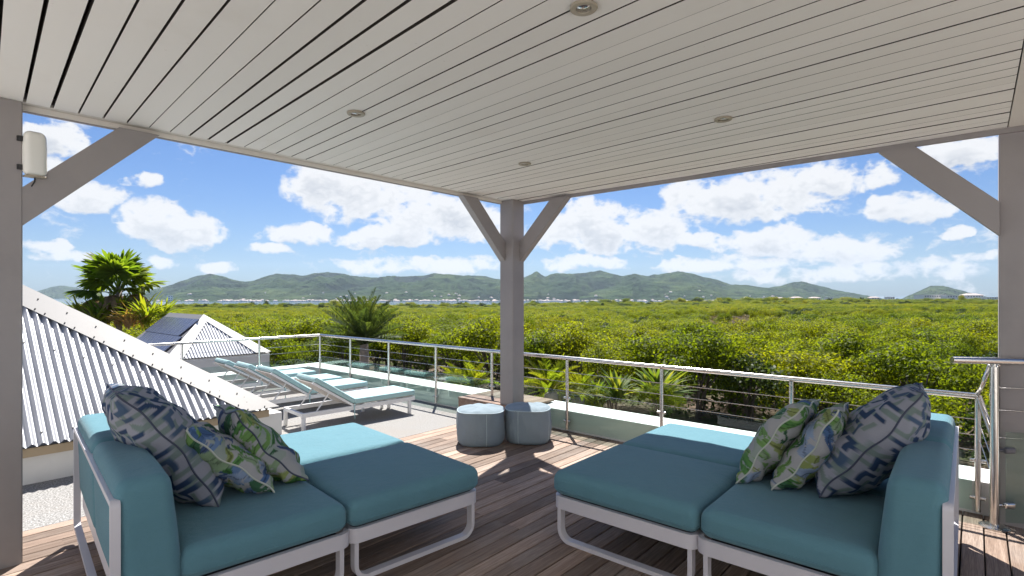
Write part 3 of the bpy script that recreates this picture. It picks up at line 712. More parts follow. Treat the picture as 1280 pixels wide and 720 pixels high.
sh = corrugated(EA, UIN, 6.5, up1, lambda s_: min(Lm, s_ / math.cos(PITCH)), 0.071, 0.018).build('corrugated_sheet', M['zinc'], NR, smooth=True)
up2 = (-U * math.cos(PITCH) + Vector((0, 0, math.sin(PITCH))))
sh = corrugated(EA, -V, 6.5, up2, lambda s_: min(Lm, s_ / math.cos(PITCH)), 0.071, 0.018).build('corrugated_sheet', M['zinc'], NR, smooth=True)
hipd = (UIN - V + Vector((0, 0, math.tan(PITCH)))); HL = 2.3 / math.tan(PITCH)
lift = Vector((0, 0, .030))
a0 = EA + lift - hipd.normalized() * .04; a1 = EA + hipd * HL + lift
n1 = UIN.cross(up1).normalized(); n1 = n1 if n1.z > 0 else -n1
f1 = 0.27
s1 = (UIN + (-(hipd.normalized())) * UIN.dot(hipd.normalized())).normalized()
s1 = (s1 - n1 * s1.dot(n1)).normalized()
n2 = V.cross(up2).normalized(); n2 = n2 if n2.z > 0 else -n2
s2 = (-V - hipd.normalized() * (-V).dot(hipd.normalized())); s2 = (s2 - n2 * s2.dot(n2)).normalized()
b = MB(); e0 = a0 + UIN * .30
b.prism([a0, a0 + UIN * 0.36 - V * 0.0, a1 + s1 * f1, a1], n1 * -.004); b.build('hip_flashing', M['flashing'], NR)
b = MB(); b.prism([a0, a1, a1 + s2 * f1, a0 - V * .36], n2 * -.004); b.build('hip_flashing', M['flashing'], NR)
MB().prism([EA + UIN * .05 - V * .06 + Vector((0, 0, -.03)), EA + UIN * 6.5 - V * .06 + Vector((0, 0, -.03)), EA + UIN * 6.5 - V * .10 + Vector((0, 0, -.03)), EA + UIN * .05 - V * .10 + Vector((0, 0, -.03))], (0, 0, -.075)).build('eave_board', M['timber'], NR)
MB().prism([EA + UIN * -.12 - V * .11 + Vector((0, 0, -.09)), EA + UIN * 6.5 - V * .11 + Vector((0, 0, -.09)), EA + UIN * 6.5 - V * .45 + Vector((0, 0, -.09)), EA + UIN * -.12 - V * .45 + Vector((0, 0, -.09))], (0, 0, -.27)).build('base_wall', M['white'], NR)
sc_ = MB()
for k in range(40):
    s_ = .30 + k * .213
    if s_ < 6.2:
        for L in (.12, s_ / math.cos(PITCH) * .55, ):
            if L < Lm: q = EA + UIN * (round(s_ / .071) * .071) + up1 * L + n1 * .011; sc_.tube([q, q + n1 * .014], .008, 6)
    q = EA + hipd * (k * .07 + .05) + s1 * (.245 if k % 3 else .10) + lift
    if k * .07 < HL - .1: sc_.tube([q + s1 * 0, q + n1 * .012], .007, 6)
sc_.build('screw_row', M['black'], NR, kind='stuff')

# the far hip roof with solar panels
S_ = 1.25
zE = H - 1.27 * S_
q0, q1 = unproj(226, 449, zE), unproj(322, 441, zE)
mid = (q0 + q1) / 2; wdt = 2.02 * S_
ER = mid + U * (wdt / 2); PIT2 = R(40)
FR, up3, Lm2 = hip_roof('panelled_roof', ER, wdt, 2, 'small white hip roof carrying dark solar panels beyond the terrace end')
up3 = (-V * math.cos(PIT2) + Vector((0, 0, math.sin(PIT2)))); hw = wdt / 2
corrugated(ER, UIN, wdt, up3, lambda s_: min(s_, wdt - s_) / math.cos(PIT2), 0.075, 0.012, 6).build('corrugated_sheet', M['zinc'], FR, smooth=True)
apex = ER + UIN * hw - V * hw + Vector((0, 0, hw * math.tan(PIT2))); RIDGE = 2.9
EL = ER + UIN * wdt
side_n = (UIN * math.sin(PIT2) + Vector((0, 0, math.cos(PIT2))))
MB().prism([EL, EL - V * (RIDGE + hw), apex - V * RIDGE, apex], side_n * -.02).build('side_slope', M['flashing'], FR)
MB().prism([ER, apex, apex - V * RIDGE, ER - V * (RIDGE + hw)], Vector((0, 0, -.02))).build('side_slope', M['flashing'], FR)
n3 = UIN.cross(up3).normalized(); n3 = n3 if n3.z > 0 else -n3
li = n3 * .022
fl = .155 * S_
MB().prism([ER + U * .05 + li, ER + UIN * .36 * S_ * .8 + li, apex + up3 * (-fl * 1.5) + li, apex + li], n3 * -.006).build('hip_flashing', M['white'], FR)
MB().prism([EL + UIN * .05 + li, apex + li, apex + up3 * (-fl * 1.5) + li * 1.2, EL + U * .36 * S_ * .8 + li], n3 * -.006).build('hip_flashing', M['white'], FR)
upL = (U * math.cos(PIT2) + Vector((0, 0, math.sin(PIT2))))
Ls = hw / math.cos(PIT2)
rowsP = [(0.05, 0.45), (0.46, 0.86)]
for r0, r1 in rowsP:
    for k in range(6):
        s0 = .62 + k * .50 + r0 * hw * 0.62; q = EL - V * s0 + upL * (Ls * r0) + side_n * .05
        pb = MB().prism([q, q - V * .487, q - V * .487 + upL * (Ls * (r1 - r0)), q + upL * (Ls * (r1 - r0))], side_n * -.03).build('solar_panel', M['solar'], FR)
MB().prism([ER + U * .04 - V * .05 + Vector((0, 0, -.03)), EL + UIN * .04 - V * .05 + Vector((0, 0, -.03)), EL + UIN * .04 - V * (RIDGE + hw) + Vector((0, 0, -.03)), ER + U * .04 - V * (RIDGE + hw) + Vector((0, 0, -.03))], (0, 0, -2.6)).build('wall', M['white'], FR)

# ---------------------------------------------------------------- sofas and ottomans
SEAT = 0.465
def puff(w_, d_, h_, k=0.012):
    def fn(x, y, z):
        q = max(0, 1 - (2 * x / w_) ** 2) * max(0, 1 - (2 * y / d_) ** 2)
        zz = z + k * q * (z / h_) + 0.0022 * math.sin(x * 21 + y * 6) * q * (z / h_)
        e = 0.006 * math.sin(math.pi * min(1, max(0, z / h_)))
        return (x + (e if x > 0 else -e) * (abs(x) > w_ / 2 - .03), y + (e if y > 0 else -e) * (abs(y) > d_ / 2 - .03), zz)
    return fn
def u_leg(cx, cy, span, ax, ztop):
    """U shaped sled leg: span along axis ax ('x'/'y') in a vertical plane, base on the floor"""
    r = .075; h = span / 2; t_ = .0125; pts = [(-h + t_, ztop)]
    for k in range(7): a = math.pi + k / 6 * math.pi / 2; pts.append((-h + t_ + r + r * math.cos(a), t_ + r + r * math.sin(a)))
    for k in range(7): a = 1.5 * math.pi + k / 6 * math.pi / 2; pts.append((h - t_ - r + r * math.cos(a), t_ + r + r * math.sin(a)))
    pts.append((h - t_, ztop))
    if ax == 'x': return MB().sweep([(cx + p, cy, z) for p, z in pts], (0, 1, 0), .05, .025)
    return MB().sweep([(cx, cy + p, z) for p, z in pts], (1, 0, 0), .05, .025)
def apron(w_, d_, z0, z1, r=.05, t_=.03):
    out = []
    for (x, y, a) in ((w_ / 2 - r, d_ / 2 - r, 0), (-w_ / 2 + r, d_ / 2 - r, 1), (-w_ / 2 + r, -d_ / 2 + r, 2), (w_ / 2 - r, -d_ / 2 + r, 3)):
        for k in range(6): q = (a + k / 5) * math.pi / 2; out.append((x + r * math.cos(q), y + r * math.sin(q), (z0 + z1) / 2))
    return MB().sweep(out, (0, 0, 1), z1 - z0, t_, closed=True)
def seam(w_, d_, z, c, r=.052):
    pts = []
    for (x, y, a) in ((w_ / 2 - r, d_ / 2 - r, 0), (-w_ / 2 + r, d_ / 2 - r, 1), (-w_ / 2 + r, -d_ / 2 + r, 2), (w_ / 2 - r, -d_ / 2 + r, 3)):
        for k in range(6): q = (a + k / 5) * math.pi / 2; pts.append((c[0] + x + r * math.cos(q), c[1] + y + r * math.sin(q), c[2] + z + .0015 * math.sin(7 * q + 3 * x)))
    return MB().tube(pts, .0032, 6, closed=True)
def ottoman(centre, ang, w_, d_, label):
    t_ = thing('ottoman', label, 'ottoman', (centre.x, centre.y, 0), ang, 'teal ottomans of the two lounge groups')
    apron(w_ - .03, d_ - .03, .225, .305).build('frame', M['metal_white'], t_, smooth=35)
    for s_ in (-1, 1): u_leg(0, s_ * (d_ / 2 - .045), w_ - .06, 'x', .24).build('leg', M['metal_white'], t_, smooth=35)
    MB().box((0, 0, .285), (w_ - .08, d_ - .08, .02)).build('slat_base', M['black'], t_)
    MB().rbox(w_, d_, SEAT - .305, .055, 5, 10, puff(w_, d_, SEAT - .305), (0, 0, .305)).build('cushion', M['teal'], t_, smooth=True)
    seam(w_ + .007, d_ + .007, .045, (0, 0, .305)).build('seam', M['teal'], t_, smooth=True)
    return t_
def sofa(origin, ang, sgn, seat_d, width, label):
    """origin: near front corner of the seat on the floor; local +x towards the back, local y * sgn away from the camera"""
    t_ = thing('sofa', label, 'sofa', (origin.x, origin.y, 0), ang)
    mid = sgn * width / 2; bx = seat_d
    fr = apron(seat_d + .20, width - .02, .225, .305); fr.v = [(x + (seat_d + .2) / 2 - .005, y + mid, z) for x, y, z in fr.v]; fr.build('frame', M['metal_white'], t_, smooth=35)
    for s_ in (.045, width - .045): u_leg(seat_d / 2 + .02, sgn * s_, seat_d + .0, 'x', .24).build('leg', M['metal_white'], t_, smooth=35)
    MB().box(((seat_d + .2) / 2, mid, .285), (seat_d + .1, width - .1, .02)).build('slat_base', M['black'], t_)
    # rectangular back frame behind the cushions, rounded at the foot
    xb = bx + .235; pts = []
    y0, y1, z0, z1, r = .012, width - .012, .10, .735, .05
    for cxx, czz, a in ((y1 - r, z0 + r, 3), (y1 - .02, z1 - .02, 0), (y0 + .02, z1 - .02, 1), (y0 + r, z0 + r, 2)):
        rr = r if czz < .3 else .02
        for k in range(5): q = (a + k / 4) * math.pi / 2; pts.append((xb, sgn * (cxx + rr * math.cos(q)), czz + rr * math.sin(q)))
    MB().sweep(pts, (1, 0, 0), .036, .024, closed=True).build('back_frame', M['metal_white'], t_, smooth=35)
    hw_ = width / 2 - .006
    for k in range(2):
        yc = sgn * (hw_ / 2 + .002 + k * (hw_ + .010))
        MB().rbox(seat_d - .01, hw_, SEAT - .305, .055, 5, 8, puff(seat_d, hw_, SEAT - .305), (seat_d / 2, yc, .305)).build('seat_cushion', M['teal'], t_, smooth=True)
        seam(seat_d - .003, hw_ + .007, .045, (seat_d / 2, yc, .305)).build('seam', M['teal'], t_, smooth=True)
        HB = .52
        def lean(x, y, z, HB=HB):
            q = max(0, 1 - (2 * y / hw_) ** 2); zz = z / HB
            return (x * (1 - .16 * zz) + .035 * zz - .012 * q * math.sin(math.pi * zz) * (x < 0), y + (.005 if y > 0 else -.005) * math.sin(math.pi * zz), z + .010 * q * zz + .0015 * math.sin(14 * y))
        bc = MB().rbox(.245, hw_ - .004, HB, .06, 5, 7, lean, (bx + .10, yc, .30)).build('back_cushion', M['teal'], t_, smooth=True)
    return t_
# left group
e1 = Vector((-.728, -.686, 0)); e2 = Vector((-.686, .728, 0)); OL = Vector((-.214, 3.557, 0)); angL = math.atan2(e1.y, e1.x)
OW, OD = .92, .878
for k, lb in ((0, 'shaded teal ottoman with white sled legs beside the sofa near the corrugated roof'), (1, 'sunlit teal ottoman between the shaded one and the white sun loungers')):
    c = OL + e1 * (OW / 2) + e2 * (OD / 2 + k * (OD + .008)); ottoman(c, angL, OW, OD, lb)
sofa(OL + e1 * (OW + .012), angL, -1, .80, OD * 2 + .008, 'teal sofa with white frame whose back is turned to the corrugated roof')
# right group
f1_ = Vector((.76, -.65, 0)); f2_ = Vector((.65, .76, 0)); OR = Vector((.261, 3.476, 0)); angR = math.atan2(f1_.y, f1_.x)
OW2 = .955
for k, lb in ((0, 'shaded teal ottoman with white sled legs beside the sofa at the stair railing'), (1, 'teal ottoman half in sun against the white parapet')):
    c = OR + f1_ * (OW2 / 2) + f2_ * (OD / 2 + k * (OD + .008)); ottoman(c, angR, OW2, OD, lb)
sofa(OR + f1_ * (OW2 + .012), angR, 1, .80, OD * 2 + .008, 'teal sofa with white frame whose back is turned to the stair railing')

# ---------------------------------------------------------------- printed pillows
PN = 100
gx, gy = np.meshgrid(np.linspace(0, 1, PN), np.linspace(0, 1, PN), indexing='ij')
def geo_print(seed):
    rs = np.random.RandomState(seed); col = np.zeros((PN, PN, 3)); col[:] = (.275, .285, .335)
    wob = hnoise(gx * 9, gy * 9, seed, 3) * .05
    sage, navy, slate = (.165, .215, .205), (.020, .045, .105), (.055, .095, .165)
    for layer, c, nn, off in ((0, sage, 8.2, .5), (1, navy, 8.2, 0.0)):
        X = gx * nn + off + wob; Y = gy * nn + off * .6 + wob; ci = np.floor(X).astype(int); cj = np.floor(Y).astype(int); u_ = X - ci; v_ = Y - cj
        rot = rs.randint(0, 4, (12, 12))[ci % 12, cj % 12]; kind = rs.rand(12, 12)[ci % 12, cj % 12]; tint = rs.rand(12, 12)[ci % 12, cj % 12]
        for q in range(4):
            m_ = rot == q; a = [u_, v_, 1 - u_, 1 - v_][q]; b_ = [v_, 1 - u_, 1 - v_, u_][q]
            bar1 = (a > .12) & (a < .92) & (b_ > .10) & (b_ < .38); bar2 = (a > .12) & (a < .42) & (b_ > .10) & (b_ < .95)
            dia = (np.abs(a - b_) < .22) & (a > .3) & (a < 1.0)
            on = m_ & np.where(kind < .6, bar1 | bar2, np.where(kind < .8, bar1 | (dia & (b_ > .3)), bar1))
            cc = np.where((tint > .65)[..., None] & (layer == 1), np.array(slate), np.array(c)); col = np.where(on[..., None], cc, col)
    return col
def floral_print(seed, blue):
    rs = np.random.RandomState(seed); col = np.zeros((PN, PN, 3)); col[:] = (.345, .35, .36)
    n1_ = hnoise(gx * 5, gy * 5, seed, 4); n2_ = hnoise(gx * 17 + gy * 9 + 2 * n1_, gy * 13 - gx * 8 + 30 + 2 * n1_, seed + 4, 3)
    col = np.where((n1_ > .60)[..., None], np.array((.27, .32, .29)), col)
    greens = [(.05, .16, .04), (.09, .23, .06), (.14, .27, .08), (.04, .12, .06), (.22, .27, .09), (.20, .29, .17)]; blues = [(.06, .12, .26), (.12, .20, .36), (.22, .29, .42), (.05, .08, .18)]
    for k in range(70):
        cx_, cy_ = rs.rand(2); th = rs.rand() * 6.28; L = rs.uniform(.08, .24); wd = L * rs.uniform(.14, .42)
        dx, dy = gx - cx_, gy - cy_; a = dx * math.cos(th) + dy * math.sin(th); b_ = -dx * math.sin(th) + dy * math.cos(th) + .9 * (a ** 2) * rs.uniform(-1, 1)
        on = (np.abs(a) < L) & (np.abs(b_) < wd * (1 - (a / L) ** 2))
        on &= n2_ > rs.uniform(.25, .5)
        c = (blues if rs.rand() < blue else greens); c = np.array(c[rs.randint(len(c))])
        strk = .75 + .5 * hnoise(a * 6 + 9, b_ * 60 + 5, k, 2)
        col = np.where(on[..., None], c * strk[..., None], col)
        col = np.where((on & (np.abs(b_) < .006))[..., None], c * .45, col)
    return col
m, t = new_mat('printed_pillow_cotton'); at = t.node('ShaderNodeVertexColor', layer_name='print').outputs[0]; co = objco(t)
fz = t.noise(co, 420, 2, 0.6); gz_ = t.noise(co, 14, 4, 0.6)
finish(t, principled(t, t.mix(t.math('MULTIPLY', fz, .25), at, (0.06, 0.06, 0.07)), 0.9, t.math('ADD', t.math('MULTIPLY', fz, .3), gz_), 0.5, 0.008, spec=0.15)); M['print'] = m
M['pipe_dark'] = paint('navy_piping', (0.05, 0.06, 0.10), 0.8, 0.0); M['pipe_light'] = paint('pale_piping', (0.42, 0.45, 0.40), 0.8, 0.0)
def pillow(bot, top, side, pr0, pr1, label, pipe, seed, thick=.125, wide=None):
    """bot/top: ends of the seam that faces the camera; side: horizontal direction in which the pillow reaches away"""
    up = (top - bot); L = up.length; up.normalize(); side = (side - up * side.dot(up)).normalized(); nrm = side.cross(up)
    Wd = wide or L * .92
    c = (bot + top) / 2 + side * (Wd / 2)
    X = gx * 2 - 1; Y = gy * 2 - 1
    prof = np.clip((1 - X ** 2) * (1 - Y ** 2), 0, 1) ** .42
    wr = hnoise(gx * 7 + seed, gy * 7, seed, 3) - .5
    ex = 1 - .075 * (1 - Y ** 2) * np.abs(X) ** 2; ey = 1 - .075 * (1 - X ** 2) * np.abs(Y) ** 2
    px_ = X * ex * L / 2; py_ = Y * ey * Wd / 2
    vs = []; fs = []; cols = []
    for s_, pr in ((1, pr0), (-1, pr1)):
        zz = s_ * (thick * prof * (1 + .22 * wr) + .010 * np.sin(18 * X * Y + seed) * (1 - prof) * prof * 3)
        # gravity: fuller low down
        zz = zz * (1 + .14 * (-X))
        zz = zz + .020 * np.sin(2.4 * X + seed * 1.7) * (.4 + .6 * np.abs(Y)) + .007 * np.sin(9 * X + 5 * Y + seed)
        vs.append(np.stack([px_, py_, zz], -1).reshape(-1, 3)); cols.append(pr.reshape(-1, 3))
    ii, jj = np.meshgrid(np.arange(PN - 1), np.arange(PN - 1), indexing='ij'); b = (ii * PN + jj).ravel()
    f0 = np.stack([b, b + PN, b + PN + 1, b + 1], -1); f1 = f0[:, ::-1] + PN * PN
    me = np_mesh('cover', np.concatenate(vs), np.concatenate([f0, f1]), M['print'])
    ca = me.color_attributes.new('print', 'FLOAT_COLOR', 'POINT'); cc = np.concatenate(cols); ca.data.foreach_set('color', np.concatenate([cc, np.ones((len(cc), 1))], 1).astype(np.float32).ravel())
    smooth_mesh(me)
    Mx = Matrix((up, side, nrm)).transposed().to_4x4(); Mx.translation = c
    o = obj('pillow', None, label=label, category='pillow', group='printed pillows on the sofas'); o.matrix_world = Mx
    obj('cover', me, o)
    rim = [(i, 0) for i in range(PN)] + [(PN - 1, j) for j in range(1, PN)] + [(i, PN - 1) for i in range(PN - 2, -1, -1)] + [(0, j) for j in range(PN - 2, 0, -1)]
    MB().tube([(px_[i, j] * 1.004, py_[i, j] * 1.004, .020 * math.sin(2.4 * X[i, j] + seed * 1.7) * (.4 + .6 * abs(Y[i, j])) + .007 * math.sin(9 * X[i, j] + 5 * Y[i, j] + seed)) for i, j in rim[::2]], .0048, 6, closed=True).build('piping', pipe, o, smooth=True)
def pl_pts(O, a1, a2, bpx, tpx, zb_=SEAT + .012, dz=.06, bump=.0):
    b_ = unproj(*bpx, zb_); cst = a2.dot(b_ - O) + dz
    d = px_dir(*tpx); tt = (cst + a2.dot(O)) / a2.dot(d); tp = Vector((0, 0, H)) + d * tt
    return b_, tp
for O, a1, a2, lst in ((OL, e1, e2, [((277, 632), (151, 489), geo_print(1), geo_print(2), 'large grey pillow with navy geometric print leaning on the sofa by the corrugated roof', M['pipe_dark'], .172, 1),
                                     ((339, 619), (236, 536), floral_print(22, .5), floral_print(4, .5), 'blue and green floral pillow between the geometric pillow and a green leaf pillow', M['pipe_light'], .115, 2),
                                     ((383, 603), (290, 519), floral_print(9, .15), floral_print(31, .15), 'green leaf print pillow next to the ottoman beside the sun loungers', M['pipe_dark'], .115, 3)]),
                       (OR, f1_, f2_, [((1028, 624), (1151, 490), geo_print(5), geo_print(7), 'large grey pillow with navy geometric print leaning on the sofa by the stair railing', M['pipe_dark'], .172, 4),
                                       ((966, 613), (1052, 516), floral_print(14, .45), floral_print(16, .4), 'blue flower print pillow between the leaf pillow and the geometric pillow by the stair', M['pipe_light'], .11, 5),
                                       ((918, 602), (1006, 508), floral_print(18, .05), floral_print(20, .05), 'white pillow with green and ochre leaves at the parapet side sofa', M['pipe_light'], .105, 6)])):
    for bp, tp, p0, p1, lb, pp, th, sd_ in lst:
        b_, t_ = pl_pts(O, a1, a2, bp, tp); pillow(b_, t_, a2, p0, p1, lb, pp, sd_, th)

# ---------------------------------------------------------------- poufs
def pouf(c, rad, hgt, label, seed, ang):
    t_ = thing('pouf', label, 'pouf', (c.x, c.y, 0), ang, 'denim blue poufs by the corner post')
    n, prof = 64, [(.80, .0), (.92, .010), (.985, .04), (1.005, .075), (1.015, .11), (1.02, .145), (1.02, .18), (1.018, .215), (1.012, .25), (1.006, .285), (1.0, .32), (.992, .345), (.985, .365)]
    vs = []; fs = []; r_ = random.Random(seed)
    for r0, z in prof:
        for k in range(n):
            a = 2 * math.pi * k / n; wv = 1 + .016 * math.sin(5 * a + seed + z * 20) + .012 * math.sin(11 * a + z * 41 + seed) * math.sin(z * 60 + 3 * math.sin(2 * a + seed)) + .010 * math.sin(23 * a + z * 17) + r_.uniform(-.003, .003)
            if k % 16 == 0: wv -= .018
            vs.append((rad * r0 * wv * math.cos(a), rad * r0 * wv * math.sin(a), z / .365 * (hgt - .035) + .006 * math.sin(3 * a + seed)))
    for i in range(len(prof) - 1): fs += [(i * n + k, i * n + (k + 1) % n, (i + 1) * n + (k + 1) % n, (i + 1) * n + k) for k in range(n)]
    fs.append(tuple(range(n))[::-1])
    MB().add(vs, fs).build('side', M['pouf'], t_, smooth=True)
    for k0_ in range(0, n, 16):
        MB().tube([Vector(vs[i * n + k0_]) * 1.0 + Vector((0, 0, .0005)) for i in range(1, len(prof))], .0042, 5).build('seam', M['pouf_seam'], t_, smooth=True)
    vs = []; fs = []; rings = [1.0, .93, .8, .62, .42, .2, .02]
    for i, q in enumerate(rings):
        for k in range(n):
            a = 2 * math.pi * k / n; x = rad * .985 * q * math.cos(a); y_ = rad * .985 * q * math.sin(a)
            z = hgt - .036 + .036 * (1 - q ** 3) ** .6 + (.011 * math.sin(x * 24 + seed) * math.cos(y_ * 19 + seed * 2) + .006 * math.sin(9 * a + seed) * q) * (1 - q ** 4) + .006 * math.sin(3 * a + seed) * q ** 3
            vs.append((x, y_, z))
    for i in range(len(rings) - 1): fs += [(i * n + k, i * n + (k + 1) % n, (i + 1) * n + (k + 1) % n, (i + 1) * n + k) for k in range(n)]
    fs.append(tuple(range((len(rings) - 1) * n, len(rings) * n)))
    MB().add(vs, fs).build('top', M['pouf'], t_, smooth=True)
    MB().tube([(rad * .993 * math.cos(2 * math.pi * k / n), rad * .993 * math.sin(2 * math.pi * k / n), hgt - .036 + .006 * math.sin(6 * math.pi * k / n + seed)) for k in range(n)], .006, 6, closed=True).build('piping', M['pouf_seam'], t_, smooth=True)
pouf(Vector(((601 - CX) / F * 5.82, 5.82, 0)), .258, .395, 'denim blue pouf standing before the planks of the plinth', 1, .3)
pouf(Vector(((660 - CX) / F * 5.90, 5.90, 0)), .252, .40, 'denim blue pouf whose top is half in the shadow of the corner post', 4, 1.1)

# ---------------------------------------------------------------- sun loungers
le = Vector((.70, .714, 0)); lw_ = Vector((-.714, .70, 0)); LL, LW = 1.56, .56
def lounger(foot, label, back=.62, tie=True, along=le, turn=0.0, ang=R(33)):
    """foot: near foot corner on the floor; local +x runs from foot to head, +y towards the camera side is 0 .. -LW"""
    t_ = thing('sun_lounger', label, 'sun lounger', (foot.x, foot.y, 0), math.atan2(-along.y, -along.x) + R(turn), 'sun loungers on the terrace')
    # local x from foot to head, local y: away from camera is negative
    zr = .205
    for y_ in (-.02, -LW + .02): MB().box((LL / 2, y_, zr - .0), (LL, .03, .05)).build('side_rail', M['lounger_white'], t_)
    for x_ in (.02, LL * .5, LL - .02): MB().box((x_, -LW / 2, zr + .001), (.035, LW - .07, .04)).build('cross_rail', M['lounger_white'], t_)
    for x_ in (.08, LL - .02):
        for y_ in (-.02, -LW + .02): MB().rbox(.045, .034, zr - .024, .008, 2, 1, c=(x_, y_, 0)).build('leg', M['lounger_white'], t_, smooth=40)
    hx = LL * .58
    MB().box((hx / 2, -LW / 2, zr + .035), (hx - .01, LW - .08, .012)).build('sling', M['sling'], t_)
    MB().rbox(hx, LW - .02, .07, .022, 3, 6, c=(hx / 2 - .01, -LW / 2, zr + .042)).build('mattress', M['teal_light'], t_, smooth=True)
    bk = obj('backrest', MB().rbox(back, LW - .02, .065, .022, 3, 6, c=(back / 2, 0, .018)).mesh('backrest', M['teal_light'], True), t_, (hx + .005, -LW / 2, zr + .03), (0, -ang, 0))
    for y_ in (-LW / 2 + .02, LW / 2 - .02): MB().box((back / 2, y_, .0), (back, .025, .025)).build('back_frame', M['lounger_white'], bk)
    MB().box((back / 2, 0, -.002), (back, LW - .06, .01)).build('back_sling', M['sling'], bk)
    for y_ in (-.05, -LW + .05):
        MB().tube([(hx + .36 * math.cos(ang), y_, zr + .03 + .36 * math.sin(ang)), (hx + .48, y_, zr + .0)], .009, 8).build('back_strut', M['lounger_white'], t_, smooth=40)
    if tie: MB().tube([(hx, .008, zr + .05), (hx + .004, .014, zr - .04), (hx - .002, .012, zr - .13)], .006, 6).build('tie_strap', M['teal_light'], t_, smooth=True)
    return t_
fD, fC, fB, fA = [unproj(x, y, .31) for x, y in ((519, 488), (460, 477.5), (428, 471.5), (395, 464))]
for k, (f_, lb) in enumerate(((fD, 'white sun lounger with teal mattress beside the sunlit ottoman'), (fC, 'white sun lounger pushed against a second one, next to the small side table'),
               (fB, 'white sun lounger in the pair, on the side away from the side table'), (fA, 'white sun lounger standing alone closest to the panelled roof'))):
    f_.z = 0; lounger(f_, lb, turn=(-.8, 0.6, -.3, 1.6)[k], ang=R((33, 34.5, 33.5, 31)[k]))
st = unproj(427, 492, .0); st = fD + lw_ * .72 - le * .30
tt_ = thing('side_table', 'small white side table between two sun loungers', 'table', (st.x, st.y, 0), math.atan2(le.y, le.x))
MB().rbox(.36, .30, .03, .01, 2, 2, c=(0, 0, .225)).build('table_top', M['lounger_white'], tt_, smooth=40)
for x_ in (-.15, .15):
    for y_ in (-.12, .12): MB().box((x_, y_, .112), (.03, .03, .224)).build('leg', M['lounger_white'], tt_)

# ---------------------------------------------------------------- vegetation
def quads(P, T, S, L, Wd, bend=0.0):
    """diamond leaves: P base (n,3), T length axis, S width axis, L, Wd per leaf"""
    L = np.asarray(L)[:, None]; Wd = np.asarray(Wd)[:, None]
    a = P; b = P + T * L * .45 + S * Wd * .5; c = P + T * L; d = P + T * L * .45 - S * Wd * .5
    v = np.stack([a, b, c, d], 1).reshape(-1, 3); n = len(P)
    return v, np.arange(4 * n).reshape(n, 4)
def unit(v): return v / np.maximum(np.linalg.norm(v, axis=-1, keepdims=True), 1e-9)
def crown_mesh(seed, nl=6800, rx=1.28, rz=.86, zc=1.42, leaf=.078, clumps=30, mat='leaf'):
    rs = np.random.RandomState(seed)
    cd_ = unit(rs.normal(size=(clumps, 3))); cd_[:, 2] = np.abs(cd_[:, 2]) * 1.0 - .35
    cr = rs.uniform(.35, .86, (clumps, 1)); cc = cd_ * cr * np.array([rx, rx, rz]) + np.array([0, 0, zc]); cc[:clumps // 4, 2] -= .45; cs = rs.uniform(.22, .44, clumps)
    k = rs.randint(0, clumps, nl); d = unit(rs.normal(size=(nl, 3)) + np.array([0, 0, .35]))
    rad = cs[k] * np.clip(rs.normal(.92, .22, nl), .25, 1.5)
    P = cc[k] + d * rad[:, None] * np.array([1, 1, .85])
    nrm = unit(d + rs.normal(scale=.55, size=(nl, 3)) + np.array([0, 0, .25])); T = unit(np.cross(nrm, rs.normal(size=(nl, 3)))); S = np.cross(nrm, T)
    v, f = quads(P, T, S, rs.uniform(.7, 1.3, nl) * leaf, rs.uniform(.8, 1.2, nl) * leaf * .55)
    return np_mesh('crown', v, f, M[mat])
def trunk_mesh(seed, h=1.5, spread=.7, n=5, r=.035):
    r_ = random.Random(seed); b = MB()
    for k in range(n):
        a = r_.uniform(0, 6.28); s_ = r_.uniform(.2, 1) * spread; x0, y0 = r_.uniform(-.12, .12), r_.uniform(-.12, .12)
        b.tube([(x0, y0, -.1), (x0 + s_ * .25 * math.cos(a), y0 + s_ * .25 * math.sin(a), h * .4), (x0 + s_ * math.cos(a + .3), y0 + s_ * math.sin(a + .3), h * r_.uniform(.8, 1.1))], r, 5, radii=[r, r * .75, r * .4])
        a2 = a + r_.uniform(-1, 1); b.tube([(x0 + s_ * .25 * math.cos(a), y0 + s_ * .25 * math.sin(a), h * .4), (x0 + s_ * .8 * math.cos(a2), y0 + s_ * .8 * math.sin(a2), h * .85)], r * .5, 4)
    return b.mesh('trunk', M['bark'], True)
crowns = [crown_mesh(100 + k) for k in range(5)]
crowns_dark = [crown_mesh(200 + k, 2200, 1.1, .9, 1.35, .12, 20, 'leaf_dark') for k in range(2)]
crowns_dry = [crown_mesh(300 + k, 700, 1.2, .6, 1.0, .14, 18, 'leaf_dry') for k in range(2)]
trunks = [trunk_mesh(k) for k in range(4)]
def u_out(x, y): return U.x * x + U.y * y - U.dot(C0)
def b_of(x, y): return V.dot(Vector((x, y, 0)) - C0)
def allowed(x, y): return (u_out(x, y) > 11.2 or (b_of(x, y) < -19 and y > 12)) and math.hypot(x + 16.2, y - 21.5) > 3.0
r6 = random.Random(17)
near_crowns = []
TREE_L = ['bushy yellow green mangrove tree in the thicket just beyond the garden', 'dark green leafy tree among the yellow green mangroves', 'grey half bare shrub in the thin patch of the mangroves']
cells = {}
pts = []
yy = 13.0
while yy < 36:
    xx = -1.02 * yy - 3
    while xx < 1.02 * yy + 3:
        x = xx + r6.uniform(-.8, .8); y = yy + r6.uniform(-.8, .8); xx += 2.35
        if allowed(x, y): pts.append((x, y))
    yy += 2.1
dry_zone = lambda x, y: 46 < y < 105 and .36 * y < x < .9 * y and hnoise(np.array([x / 16.0]), np.array([y / 14.0]), 3, 2)[0] > .42
yy = 47.0
